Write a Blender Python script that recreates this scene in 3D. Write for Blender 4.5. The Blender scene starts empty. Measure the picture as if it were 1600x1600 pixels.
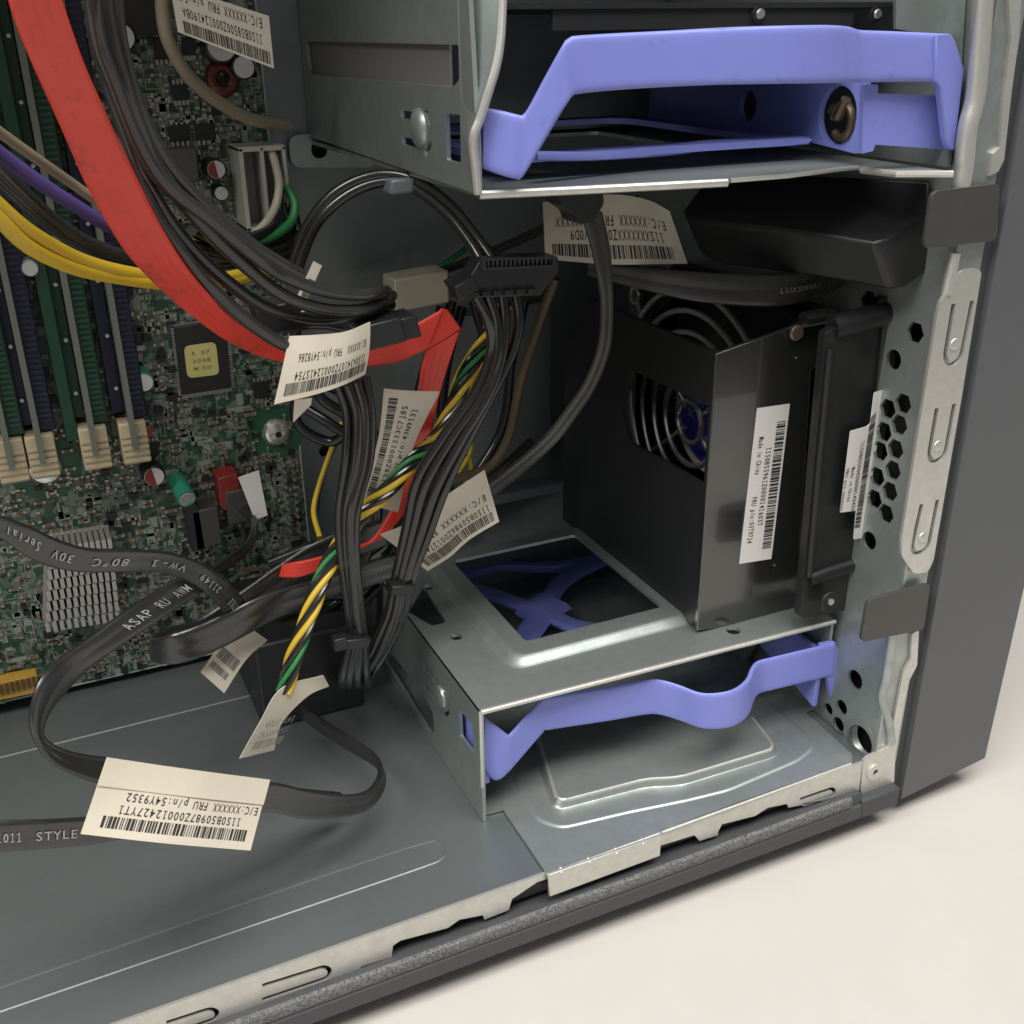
import bpy, bmesh, math, random
from mathutils import Vector, Matrix
from mathutils.geometry import tessellate_polygon
random.seed(7)
S = bpy.context.scene
COL = S.collection
S.unit_settings.system = 'METRIC'
S.unit_settings.scale_length = 0.01            # one unit is one centimetre

# ------------------------------------------------------------------ camera
CAM = Vector((-8.1396, -19.6218, 14.9056))
FPX = 1665.63
YAW, PIT, ROL = math.radians(24.7355), math.radians(-24.552), math.radians(-0.6289)
_f = Vector((math.sin(YAW)*math.cos(PIT), math.cos(YAW)*math.cos(PIT), math.sin(PIT)))
_r = Vector((math.cos(YAW), -math.sin(YAW), 0)); _u = _r.cross(_f)
RT = _r*math.cos(ROL)+_u*math.sin(ROL); UP = -_r*math.sin(ROL)+_u*math.cos(ROL)
cd = bpy.data.cameras.new('camera'); cam = bpy.data.objects.new('camera', cd); COL.objects.link(cam)
cd.sensor_width = 36; cd.lens = FPX/1600*36; cd.clip_start = 0.5; cd.clip_end = 2000
cam.matrix_world = Matrix(((RT.x, UP.x, -_f.x, CAM.x), (RT.y, UP.y, -_f.y, CAM.y), (RT.z, UP.z, -_f.z, CAM.z), (0, 0, 0, 1)))
S.camera = cam

# ------------------------------------------------------------------ world and lamps
W = bpy.data.worlds.new('World'); S.world = W; W.use_nodes = True
bg = W.node_tree.nodes['Background']; bg.inputs[0].default_value = (0.97, 0.985, 1.0, 1); bg.inputs[1].default_value = 0.25
def area(name, loc, to, sx, sy, power, col):
    l = bpy.data.lights.new(name, 'AREA'); l.shape = 'RECTANGLE'; l.size = sx; l.size_y = sy; l.energy = power; l.color = col
    o = bpy.data.objects.new(name, l); COL.objects.link(o); o.location = loc
    o.rotation_euler = (Vector(to)-Vector(loc)).to_track_quat('-Z', 'Y').to_euler()
area('ceiling_lamp', (8, -52, 150), (4, -8, 0), 130, 60, 285000, (1.0, 0.975, 0.94))
area('ceiling_lamp', (-105, -42, 125), (0, -5, 0), 80, 45, 175000, (1.0, 0.985, 0.96))
S.view_settings.view_transform = 'Standard'; S.view_settings.look = 'None'
S.view_settings.exposure = 0.0; S.view_settings.gamma = 1.0

# ------------------------------------------------------------------ helpers
def at(x, y, X=None, Y=None, Z=None):
    r = RT*((x-800)/FPX) - UP*((y-800)/FPX) + _f
    if X is not None: t = (X-CAM.x)/r.x
    elif Y is not None: t = (Y-CAM.y)/r.y
    else: t = (Z-CAM.z)/r.z
    return CAM+r*t
def P(lst): return [at(x, y, Y=d) for x, y, d in lst]
def PY(lst, Y): return [at(x, y, Y=Y) for x, y in lst]

class MB:
    def __init__(s): s.v = []; s.f = []
    def add(s, vs, fs):
        n = len(s.v); s.v += [Vector(v) for v in vs]; s.f += [tuple(i+n for i in f) for f in fs]
    def box(s, x0, x1, y0, y1, z0, z1):
        s.add([(x0,y0,z0),(x1,y0,z0),(x1,y1,z0),(x0,y1,z0),(x0,y0,z1),(x1,y0,z1),(x1,y1,z1),(x0,y1,z1)],
              [(3,2,1,0),(4,5,6,7),(0,1,5,4),(1,2,6,5),(2,3,7,6),(3,0,4,7)]); return s
    def obox(s, c, ax, ay, az):
        c, ax, ay, az = map(Vector, (c, ax, ay, az))
        s.add([c-ax-ay-az, c+ax-ay-az, c+ax+ay-az, c-ax+ay-az, c-ax-ay+az, c+ax-ay+az, c+ax+ay+az, c-ax+ay+az],
              [(3,2,1,0),(4,5,6,7),(0,1,5,4),(1,2,6,5),(2,3,7,6),(3,0,4,7)]); return s
    def sheet(s, outer, holes, fn, t):
        loops = [outer]+list(holes); flat = [p for l in loops for p in l]; n = len(flat)
        tris = tessellate_polygon([[Vector((p[0], p[1], 0)) for p in l] for l in loops])
        vs = [fn(p[0], p[1], 0) for p in flat]+[fn(p[0], p[1], t) for p in flat]
        fs = [tuple(q) for q in tris]+[tuple(i+n for i in reversed(q)) for q in tris]
        o = 0
        for l in loops:
            m = len(l)
            for i in range(m): a, b = o+i, o+(i+1) % m; fs.append((a, b, b+n, a+n))
            o += m
        s.add(vs, fs); return s
    def tube(s, path, r, n=10, cap=True):
        path = [Vector(p) for p in path]; m = len(path)
        rr = r if isinstance(r, (list, tuple)) else [r]*m
        ref = None; vs = []; fs = []
        for i, p in enumerate(path):
            t = (path[min(i+1, m-1)]-path[max(i-1, 0)]).normalized()
            if ref is None: ref = t.orthogonal().normalized()
            ref = (ref-t*ref.dot(t)).normalized(); b = t.cross(ref)
            for k in range(n):
                a = 2*math.pi*k/n; vs.append(p+(ref*math.cos(a)+b*math.sin(a))*rr[i])
        for i in range(m-1):
            for k in range(n):
                a = i*n+k; b2 = i*n+(k+1) % n; fs.append((a, b2, b2+n, a+n))
        if cap: fs.append(tuple(reversed(range(n)))); fs.append(tuple(range((m-1)*n, m*n)))
        s.add(vs, fs); return s
    def cyl(s, c, axis, r, h, n=20, r2=None):
        a = Vector(axis).normalized(); c = Vector(c)
        return s.tube([c, c+a*h], [r, r if r2 is None else r2], n)
    def loft(s, A, B):
        n = len(A); s.add(list(A)+list(B), [(i, (i+1) % n, (i+1) % n+n, i+n) for i in range(n)]); return s
    def build(s, name, mat, parent=None, bevel=0, ang=35, smooth=True):
        me = bpy.data.meshes.new(name); o = bpy.data.objects.new(name, me); COL.objects.link(o)
        base = Vector((0, 0, 0)); q = parent
        while q is not None: base += q.location; q = q.parent
        loc = Vector((0, 0, 0))
        if parent is None:
            lo = [min(v[i] for v in s.v) for i in range(3)]; hi = [max(v[i] for v in s.v) for i in range(3)]
            loc = Vector(((lo[0]+hi[0])/2, (lo[1]+hi[1])/2, lo[2]))
        me.from_pydata([v-base-loc for v in s.v], [], s.f)
        o.location = loc; o.parent = parent
        bm = bmesh.new(); bm.from_mesh(me); bmesh.ops.recalc_face_normals(bm, faces=bm.faces); bm.to_mesh(me); bm.free()
        if smooth:
            me.shade_smooth(); me.set_sharp_from_angle(angle=math.radians(ang))
        me.materials.append(mat)
        if bevel:
            b = o.modifiers.new('bevel', 'BEVEL'); b.width = bevel; b.segments = 2; b.limit_method = 'ANGLE'; b.angle_limit = math.radians(40)
        return o

def tag(o, label=None, cat=None, group=None, kind=None):
    if label: o['label'] = label
    if cat: o['category'] = cat
    if group: o['group'] = group
    if kind: o['kind'] = kind
    return o
def empty(name, loc, label, cat, group=None):
    o = bpy.data.objects.new(name, None); COL.objects.link(o); o.location = loc; o.empty_display_size = 1
    return tag(o, label, cat, group)
def cat(pts, k=6):
    pts = [Vector(p) for p in pts]
    if len(pts) < 3: 
        a, b = pts[0], pts[-1]; return [a.lerp(b, i/k) for i in range(k+1)]
    q = [pts[0]*2-pts[1]]+pts+[pts[-1]*2-pts[-2]]; out = []
    for i in range(1, len(q)-2):
        p0, p1, p2, p3 = q[i-1:i+3]
        for j in range(k):
            t = j/k
            out.append(0.5*((2*p1)+(p2-p0)*t+(2*p0-5*p1+4*p2-p3)*t*t+(3*p1-p0-3*p2+p3)*t**3))
    out.append(pts[-1].copy()); return out
def resample(pts, n):
    L = [0]
    for a, b in zip(pts, pts[1:]): L.append(L[-1]+(b-a).length)
    out = []; j = 0
    for i in range(n):
        d = L[-1]*i/(n-1)
        while j < len(L)-2 and L[j+1] < d: j += 1
        t = (d-L[j])/max(1e-9, L[j+1]-L[j]); out.append(pts[j].lerp(pts[j+1], t))
    return out
def circ(u, v, r, n=20, ph=0): return [(u+r*math.cos(2*math.pi*i/n+ph), v+r*math.sin(2*math.pi*i/n+ph)) for i in range(n)]
def rpoly(pts, r, n=4):
    out = []; m = len(pts)
    for i in range(m):
        p = Vector(pts[i]).to_2d(); a = Vector(pts[i-1]).to_2d(); b = Vector(pts[(i+1) % m]).to_2d()
        da = (a-p); db = (b-p); rr = min(r, da.length*.45, db.length*.45)
        s = p+da.normalized()*rr; e = p+db.normalized()*rr
        for k in range(n+1):
            t = k/n; q = s*(1-t)**2+p*2*t*(1-t)+e*t*t; out.append((q.x, q.y))
    return out
def stroke(path, w):
    L = []; R = []; m = len(path)
    for i in range(m):
        a = Vector(path[max(0, i-1)]).to_2d(); b = Vector(path[min(m-1, i+1)]).to_2d(); t = (b-a).normalized(); n = Vector((-t.y, t.x)); p = Vector(path[i]).to_2d()
        L.append(tuple(p+n*w/2)); R.append(tuple(p-n*w/2))
    return L+R[::-1]
def upath(a, b, c, d, n=8):          # U from a down to b, round to c, up to d (2D)
    a, b, c, d = [Vector(p).to_2d() for p in (a, b, c, d)]
    m = (b+c)/2; ax = (b-c)/2; dn = ((b-a).normalized())*ax.length; out = [tuple(a)]
    for i in range(n+1):
        t = math.pi*i/n; q = m+ax*math.cos(t)+dn*math.sin(t); out.append(tuple(q))
    return out+[tuple(d)]
fy = lambda Y, s=1: (lambda u, v, w: Vector((u, Y+s*w, v)))
fx = lambda X, s=1: (lambda u, v, w: Vector((X+s*w, u, v)))
fz = lambda Z, s=1: (lambda u, v, w: Vector((u, v, Z+s*w)))
def qy(l, Y): return [(p.x, p.z) for p in (at(x, y, Y=Y) for x, y in l)]
def qx(l, X): return [(p.y, p.z) for p in (at(x, y, X=X) for x, y in l)]
def qz(l, Z): return [(p.x, p.y) for p in (at(x, y, Z=Z) for x, y in l)]

def step(b, A, B, z0, z1, n=7):
    prev = [Vector((x, y, z0)) for x, y in A]
    for k in range(1, n+1):
        t = k/n; sm = t*t*(3-2*t); cur = [Vector((p[0]+(q[0]-p[0])*t, p[1]+(q[1]-p[1])*t, z0+(z1-z0)*sm)) for p, q in zip(A, B)]
        b.loft(prev, cur); prev = cur
class Strip:
    """flat cable or paper label between two edge curves; u runs along it, v across"""
    def __init__(s, A, B, n=40, bulge=0, wave=0):
        s.n = n; s.A = resample(cat(A), n); s.B = resample(cat(B), n); s.bulge = bulge; s.N = []; s.wave = wave
        prev = None
        for i in range(n):
            t = ((s.A[min(i+1, n-1)]+s.B[min(i+1, n-1)])-(s.A[max(i-1, 0)]+s.B[max(i-1, 0)]))
            nn = t.cross(s.B[i]-s.A[i]).normalized()
            if prev is None:
                if nn.dot(CAM-s.A[i]) < 0: nn = -nn
            elif nn.dot(prev) < 0: nn = -nn
            prev = nn; s.N.append(nn)
    def flip(s): s.N = [-n for n in s.N]; return s
    def ev(s, u, v, h=0):
        x = max(0, min(1, u))*(s.n-1); i = min(int(x), s.n-2); t = x-i
        a = s.A[i].lerp(s.A[i+1], t); b = s.B[i].lerp(s.B[i+1], t); n = s.N[i].lerp(s.N[i+1], t).normalized()
        hh = s.bulge*math.sin(math.pi*max(0, min(1, v)))+s.wave*math.sin(u*9+1)*v
        return a.lerp(b, v)+n*(h+hh)
    def cable(s, mb, thick, ribs=2, m=24, rib=.14):
        prof = []
        for k in range(m+1):
            v = k/m; e = min(1, math.sqrt(max(0, 1-(abs(2*v-1))**10)))
            prof.append((v, thick/2*e*(1-rib+rib*abs(math.sin(math.pi*v*ribs)))))
        ring = [(v, h) for v, h in prof]+[(v, -h) for v, h in prof[::-1][1:-1]]
        M = len(ring); vs = []; fs = []
        for i in range(s.n):
            u = i/(s.n-1)
            vs += [s.ev(u, v, h) for v, h in ring]
        for i in range(s.n-1):
            for k in range(M):
                a = i*M+k; b = i*M+(k+1) % M; fs.append((a, b, b+M, a+M))
        fs.append(tuple(range(M))); fs.append(tuple(range((s.n-1)*M, s.n*M)))
        mb.add(vs, fs); return mb
    def paper(s, mb, thick=.02, m=10):
        n = s.n; k = m+1; vs = []; fs = []
        for sgn in (.5, -.5):
            for i in range(n):
                for j in range(k): vs.append(s.ev(i/(n-1), j/m, thick*sgn))
        o = n*k
        for i in range(n-1):
            for j in range(m):
                a = i*k+j; fs.append((a, a+1, a+k+1, a+k)); fs.append((o+a, o+a+k, o+a+k+1, o+a+1))
        for i in range(n-1):
            for j in (0, m): a = i*k+j; fs.append((a, a+k, a+k+o, a+o))
        for j in range(m):
            for i in (0, n-1): a = i*k+j; fs.append((a, a+1, a+1+o, a+o))
        mb.add(vs, fs); return mb
GLY = {}
def glyph(ch):
    """outline of one character as a flat mesh, cached"""
    if ch not in GLY:
        if ch == '1':
            vs = [(.10, 0), (.46, 0), (.46, .07), (.10, .07), (.235, .07), (.325, .07), (.325, .72), (.26, .72), (.10, .62), (.10, .54), (.235, .60)]
            GLY[ch] = (vs, [(0, 1, 2, 3), (4, 5, 6, 7, 10), (7, 8, 9, 10)])
        else:
            c = bpy.data.curves.new('t', 'FONT'); c.body = ch; c.resolution_u = 2; c.offset = .008
            o = bpy.data.objects.new('t', c); COL.objects.link(o)
            dg = bpy.context.evaluated_depsgraph_get(); me = bpy.data.meshes.new_from_object(o.evaluated_get(dg))
            vs = [(v.co.x, v.co.y) for v in me.vertices]; fs = [tuple(p.vertices) for p in me.polygons]
            bpy.data.objects.remove(o); bpy.data.curves.remove(c); bpy.data.meshes.remove(me)
            lo = min(v[0] for v in vs); hi = max(v[0] for v in vs); w = hi-lo; k = min(1, .54/w)
            GLY[ch] = ([((x-lo-w/2)*k+.28, y) for x, y in vs], fs)
    return GLY[ch]
def put_text(mb, st, ev, u0, u1, v0, vh, h):
    """string from u0 to u1, baseline v0, capital height vh (all in strip coordinates)"""
    n = len(st); cell = .62
    for i, ch in enumerate(st):
        if ch == ' ': continue
        vs, fs = glyph(ch)
        mb.add([ev(u0+(x+i*cell)/(n*cell)*(u1-u0), v0+y/.72*vh, h) for x, y in vs], fs)
def put_bars(mb, ev, u0, u1, v0, v1, h, n=58, seed=1):
    rnd = random.Random(seed); u = 0.0; tot = []; 
    while u < 1:
        w = rnd.choice((1, 1, 2, 3))/(n*2.9); g = rnd.choice((1, 1, 2))/(n*2.9); tot.append((u, min(1, u+w))); u += w+g
    for a, b in tot:
        a = u0+a*(u1-u0); b = u0+b*(u1-u0); vs = []; fs = []
        for j in range(5):
            v = v0+(v1-v0)*j/4; vs += [ev(a, v, h), ev(b, v, h)]
            if j: k = 2*j; fs.append((k-2, k-1, k+1, k))
        mb.add(vs, fs)

# ------------------------------------------------------------------ materials
def mat(name, col, rough=.5, metal=0, spec=.5, noise=None, bump=None, coat=0, scuff=None):
    m = bpy.data.materials.new(name); m.use_nodes = True; nt = m.node_tree; N = nt.nodes; L = nt.links
    b = N['Principled BSDF']; b.inputs['Base Color'].default_value = (*col, 1); b.inputs['Roughness'].default_value = rough
    b.inputs['Metallic'].default_value = metal; b.inputs['Specular IOR Level'].default_value = spec; b.inputs['Coat Weight'].default_value = coat
    if noise or bump or scuff:
        tc = N.new('ShaderNodeTexCoord')
    if noise:                                     # (scale, amount, second colour, roughness amount)
        sc, am, c2, ra = noise
        n1 = N.new('ShaderNodeTexNoise'); n1.inputs['Scale'].default_value = sc; n1.inputs['Detail'].default_value = 6; n1.inputs['Roughness'].default_value = .65
        L.new(tc.outputs['Object'], n1.inputs['Vector'])
        r = N.new('ShaderNodeMapRange'); r.inputs[1].default_value = .35; r.inputs[2].default_value = .7; L.new(n1.outputs['Fac'], r.inputs[0])
        mx = N.new('ShaderNodeMix'); mx.data_type = 'RGBA'; mx.inputs[6].default_value = (*col, 1); mx.inputs[7].default_value = (*c2, 1)
        mu = N.new('ShaderNodeMath'); mu.operation = 'MULTIPLY'; mu.inputs[1].default_value = am; L.new(r.outputs[0], mu.inputs[0]); L.new(mu.outputs[0], mx.inputs[0])
        base_out = mx.outputs[2]
        if scuff:                                 # (scale, threshold, colour)
            n3 = N.new('ShaderNodeTexNoise'); n3.inputs['Scale'].default_value = scuff[0]; n3.inputs['Detail'].default_value = 9; n3.inputs['Roughness'].default_value = .75
            L.new(tc.outputs['Object'], n3.inputs['Vector']); r3 = N.new('ShaderNodeMapRange'); r3.inputs[1].default_value = scuff[1]; r3.inputs[2].default_value = scuff[1]+.06; r3.inputs[4].default_value = .6; L.new(n3.outputs['Fac'], r3.inputs[0])
            m3 = N.new('ShaderNodeMix'); m3.data_type = 'RGBA'; L.new(r3.outputs[0], m3.inputs[0]); L.new(base_out, m3.inputs[6]); m3.inputs[7].default_value = (*scuff[2], 1); base_out = m3.outputs[2]
        L.new(base_out, b.inputs['Base Color'])
        if ra:
            r2 = N.new('ShaderNodeMapRange'); r2.inputs[3].default_value = rough-ra; r2.inputs[4].default_value = rough+ra; L.new(n1.outputs['Fac'], r2.inputs[0]); L.new(r2.outputs[0], b.inputs['Roughness'])
    if bump:
        sc, st = bump; n2 = N.new('ShaderNodeTexNoise'); n2.inputs['Scale'].default_value = sc; n2.inputs['Detail'].default_value = 3
        L.new(tc.outputs['Object'], n2.inputs['Vector']); bp = N.new('ShaderNodeBump'); bp.inputs['Strength'].default_value = st; bp.inputs['Distance'].default_value = .02
        L.new(n2.outputs['Fac'], bp.inputs['Height']); L.new(bp.outputs[0], b.inputs['Normal'])
    return m
STEEL = mat('galvanised_steel', (.45, .485, .465), .42, .75, .5, (2.4, .75, (.32, .36, .345), .10), (10, .1), 0, (2.2, .65, (.31, .31, .275)))
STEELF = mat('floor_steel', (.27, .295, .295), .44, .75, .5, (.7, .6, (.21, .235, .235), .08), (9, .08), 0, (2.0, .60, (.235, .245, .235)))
STEELB = mat('lit_steel', (.66, .65, .60), .42, .7, .5, (4, .6, (.52, .51, .47), .1), (9, .2), 0, (3.5, .66, (.36, .34, .28)))  # paler steel, light caught on lips, edges and rims put into its colour
EDGE = STEELB
BLUE = mat('periwinkle_plastic', (.215, .245, .66), .42, 0, .5, (3, .25, (.24, .265, .67), .05), (12, .03), 0, (2.6, .60, (.165, .175, .44)))
BLACK = mat('black_plastic', (.012, .012, .013), .42, 0, .5, (5, .5, (.02, .02, .02), .08), (16, .05), 0, (9, .67, (.05, .049, .045)))
GLOSS = mat('gloss_black_plastic', (.018, .018, .018), .2, 0, 1.0, (6, .6, (.03, .03, .028), .05), (2.0, .03), .6, (7, .66, (.07, .068, .062)))
DARKP = mat('dark_panel', (.02, .021, .022), .55, .2, .4)
GREY = mat('graphite_plastic', (.098, .102, .108), .55, 0, .5, (2, .3, (.115, .118, .122), .03), (22, .12), 0, (3.2, .69, (.19, .19, .185)))
RAIL = mat('rail_plastic', (.06, .061, .066), .6, 0, .4, (4, .4, (.07, .07, .074), .03), (18, .2))
FOAM = mat('textured_strip', (.055, .055, .057), .8, 0, .3, (20, 1.0, (.25, .247, .243), 0), (20, .8))
RED = mat('red_cable', (.82, .065, .042), .38, 0, .5, (.9, .6, (.64, .05, .034), .05), None, 0, (1.0, .585, (.38, .045, .035)))
YEL = mat('yellow_wire', (.62, .42, .03), .4)
PUR = mat('purple_wire', (.12, .08, .30), .4)
GRN = mat('green_wire', (.03, .22, .06), .4)
TAN = mat('tan_wire', (.30, .25, .16), .45)
BRN = mat('brown_wire', (.10, .07, .035), .5)
WHT = mat('white_wire', (.45, .41, .33), .45)
GWIRE = mat('grey_sheath', (.036, .0355, .0345), .18, 0, .5, (3, .3, (.05, .049, .047), .04), None)
BWIRE = mat('black_wire', (.014, .014, .014), .2, 0, .7)
FLAT = mat('flat_black_cable', (.018, .0175, .017), .27, 0, .9, (2, .3, (.03, .029, .028), .07), None)
PAPER = mat('label_paper', (.66, .60, .49), .6, 0, .3, (1.6, .45, (.57, .51, .41), 0), (3, .15))
PAPERW = mat('white_sticker', (.74, .71, .68), .45)
INK = mat('printed_ink', (.025, .024, .024), .6)
CINK = mat('cable_print', (.42, .43, .45), .6)
TABLE = mat('table_surface', (.555, .53, .49), .6, 0, .3, (.45, .5, (.51, .48, .44), .06), (6, .15), 0, (5, .64, (.50, .455, .40)))
CHIP = mat('chip_black', (.014, .014, .014), .45)
SOLDER = mat('solder', (.42, .42, .39), .4, .8)
CERAM = mat('capacitor_ceramic', (.16, .12, .075), .5)
SILK = mat('silkscreen', (.25, .28, .235), .6)
BEIGE = mat('beige_plastic', (.52, .43, .28), .5)
SLOTB = mat('slot_blue', (.008, .009, .035), .4)
SLOTG = mat('slot_green', (.008, .05, .026), .4)
MODULE = mat('module_edge', (.14, .15, .12), .45)
WHITE = mat('white_can', (.62, .6, .57), .3, .4)
REDP = mat('red_plastic', (.20, .02, .014), .45)
CAPG = mat('green_can', (.03, .24, .15), .35)
STICK = mat('yellow_sticker', (.60, .54, .19), .6)
GOLD = mat('ochre_contacts', (.45, .27, .04), .4)
COPPER = mat('copper_coil', (.11, .035, .02), .4, .5)
CHROME = mat('polished_wire', (.80, .78, .72), .25, .8)
FANLAB = mat('fan_label_blue', (.07, .08, .55), .4)
CONN = mat('off_white_connector', (.40, .39, .34), .5)
def pcb_mat():
    m = bpy.data.materials.new('circuit_board'); m.use_nodes = True; nt = m.node_tree; N = nt.nodes; L = nt.links
    b = N['Principled BSDF']; b.inputs['Roughness'].default_value = .38
    tc = N.new('ShaderNodeTexCoord'); mp = N.new('ShaderNodeMapping'); mp.inputs['Rotation'].default_value = (math.radians(90), 0, 0)
    L.new(tc.outputs['Object'], mp.inputs[0])
    def vor(sc):
        v = N.new('ShaderNodeTexVoronoi'); v.distance = 'CHEBYCHEV'; v.inputs['Scale'].default_value = sc; L.new(mp.outputs[0], v.inputs['Vector']); return v
    def mixc(fac, a, c):
        x = N.new('ShaderNodeMix'); x.data_type = 'RGBA'
        if hasattr(fac, 'links'): L.new(fac, x.inputs[0])
        else: x.inputs[0].default_value = fac
        for i, s in ((6, a), (7, c)):
            if isinstance(s, tuple): x.inputs[i].default_value = (*s, 1)
            else: L.new(s, x.inputs[i])
        return x.outputs[2]
    def thr(sock, lo, hi):
        r = N.new('ShaderNodeMapRange'); r.inputs[1].default_value = lo; r.inputs[2].default_value = hi; L.new(sock, r.inputs[0]); return r.outputs[0]
    v1 = vor(3.1); v2 = vor(7.3); 
    s1 = N.new('ShaderNodeSeparateColor'); L.new(v1.outputs['Color'], s1.inputs[0])
    s2 = N.new('ShaderNodeSeparateColor'); L.new(v2.outputs['Color'], s2.inputs[0])
    c = mixc(thr(s1.outputs[0], .55, .6), (.014, .055, .030), (.028, .085, .050))
    c = mixc(thr(s1.outputs[1], .74, .76), c, (.085, .115, .082))
    c = mixc(thr(s2.outputs[0], .62, .64), c, (.165, .19, .155))
    c = mixc(thr(s2.outputs[1], .86, .88), c, (.012, .012, .010))
    wv = N.new('ShaderNodeTexWave'); wv.inputs['Scale'].default_value = 4; wv.inputs['Distortion'].default_value = 1.5; L.new(mp.outputs[0], wv.inputs['Vector'])
    c = mixc(thr(wv.outputs['Fac'], .86, .9), c, (.035, .085, .05))
    L.new(c, b.inputs['Base Color']); return m
PCB = pcb_mat()

def label_on(parent, name, strip, lines, bars=None, mat_=None, seed=1, h=.016, label=None):
    p = strip.paper(MB()).build(name, mat_ or PAPER, parent, ang=60)
    if label: p['label'] = label
    for st, u0, u1, v0, vh in lines:
        mb = MB(); put_text(mb, st, strip.ev, u0, u1, v0, vh, h); mb.build('printed_text', INK, p, smooth=False)
    if bars: mb = MB(); put_bars(mb, strip.ev, *bars, h, seed=seed); mb.build('barcode', INK, p, smooth=False)
    return p
def quad(c00, c10, c11, c01, Y, n=24, **k):          # text lower-left, lower-right, upper-right, upper-left corner in the photo
    Ys = Y if isinstance(Y, (list, tuple)) else [Y]*4
    a, b, c, d = [at(*p, Y=y) for p, y in zip((c00, c10, c11, c01), Ys)]
    return Strip([a, a.lerp(b, .5), b], [d, d.lerp(c, .5), c], n, **k)

#@@SETTING
# ------------------------------------------------------------------ table
TZ = -5.75
fl0 = MB().box(-400, 400, -400, 400, -80, -79).build('floor', mat('unseen_dark_floor', (.05, .05, .052), .9), None); tag(fl0, 'unseen dark floor added below the table to darken reflections', 'floor', kind='structure')  # unseen floor, added dark so reflections past the table edge stay dark
t = MB().box(-150, 150, -29.5, 120, TZ-3, TZ).build('table_surface', TABLE); tag(t, 'cream white table top under the computer case', 'table', kind='structure')

# ------------------------------------------------------------------ computer case
FZ = -3.4; YO = -2.32; XS = 10.62
case = empty('computer_case', (0, 4, TZ), 'grey tower computer case lying open on its side panel edge with bare steel inside', 'computer case')
case['label'] = 'open tower computer case with bare steel interior and graphite front bezel'
# floor with embossed beads
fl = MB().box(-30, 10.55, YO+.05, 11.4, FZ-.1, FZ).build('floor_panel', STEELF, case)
b = MB()
b.tube([at(-300, 1266, Z=FZ-.03), at(0, 1185, Z=FZ-.03), at(362, 1095, Z=FZ-.03), at(420, 1081, Z=FZ-.03)], .05, 8)
b.build('floor_bead', STEEL, fl)
b = MB(); lp = [at(x, y, Z=FZ-.045) for x, y in ((-300, 1688), (0, 1583), (500, 1412), (660, 1357), (688, 1345), (695, 1333), (686, 1321), (660, 1320), (500, 1372), (0, 1545))]
b.tube(cat(lp, 5), .06, 8); b.build('floor_bead', STEELF, fl)
# bright bent lip along the opening
def lipz(y): return y
top = [(-100, 1697), (0, 1606), (200, 1597), (400, 1525), (500, 1487), (600, 1450), (712, 1411), (770, 1395), (810, 1375), (850, 1352), (1330, 1192), (1343, 1188)]
top = [(x, z) for x, z in [(-30, FZ+.02), (10.2, FZ+.06)]]
low = qy([(1342, 1236), (1310, 1247), (1232, 1262), (1230, 1256), (1200, 1262), (1180, 1275), (1128, 1288), (1122, 1300), (1122, 1305), (1093, 1314), (1085, 1305), (1030, 1322), (860, 1372), (840, 1378), (800, 1405), (795, 1422),
          (757, 1437), (755, 1430), (718, 1437), (700, 1450), (625, 1470), (614, 1478), (612, 1495), (565, 1510), (560, 1516), (515, 1530)], YO)
outer = [(-30, FZ+.02), (10.2, FZ+.06)]+low+[(-30, low[-1][1])]
U = []
for a, bb, c, d in (((410, 1540), (500, 1512), (505, 1530), (410, 1562)), ((1250, 1249), (1296, 1233), (1298, 1245), (1255, 1258)), ((260, 1598), (322, 1578), (330, 1594), (265, 1617))):
    q = qy((a, bb, c, d), YO); U.append(stroke(upath(*q), .10))
MB().sheet(outer, U, fy(YO), .07).build('opening_lip', STEELB, case)
# plastic rail under the lip
prof = [(-2.22, -4.24), (-2.36, -4.21), (-2.5, -4.21), (-2.53, -4.26), (-2.53, -4.55), (-2.62, -4.59), (-2.64, -4.97), (-2.58, -5.03), (-1.4, -5.06), (-1.4, -4.24)]
n = len(prof)
r = MB(); r.v = [Vector((x, y, z)) for x in (-30, 10.12) for y, z in prof]; r.f = [(i, (i+1) % n, (i+1) % n+n, i+n) for i in range(n)]+[tuple(range(n)), tuple(range(n, 2*n))]
rail = r.build('bottom_rail', RAIL, case, bevel=.02)
r = MB().box(10.13, 11.45, -2.63, -1.5, -5.03, -4.42).box(10.16, 11.4, -2.2, -1.5, -4.41, -3.9); r.build('rail_end', RAIL, rail, bevel=.06)
MB().box(-30, 10.12, -2.19, -2.14, -4.0, FZ-.12).build('rail_back', BLACK, rail)
r = MB(); prof = [(-2.50, -4.205), (-2.59, -4.24), (-2.62, -4.32), (-2.62, -4.46), (-2.58, -4.55), (-2.50, -4.56)]; n = len(prof)
xs = [-30+i*.25 for i in range(160)]; r.v = [Vector((x, y, z)) for x in xs for y, z in prof]
r.f = [(i*n+k, i*n+k+1, (i+1)*n+k+1, (i+1)*n+k) for i in range(len(xs)-1) for k in range(n-1)]
r.build('textured_strip', FOAM, rail)
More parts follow.
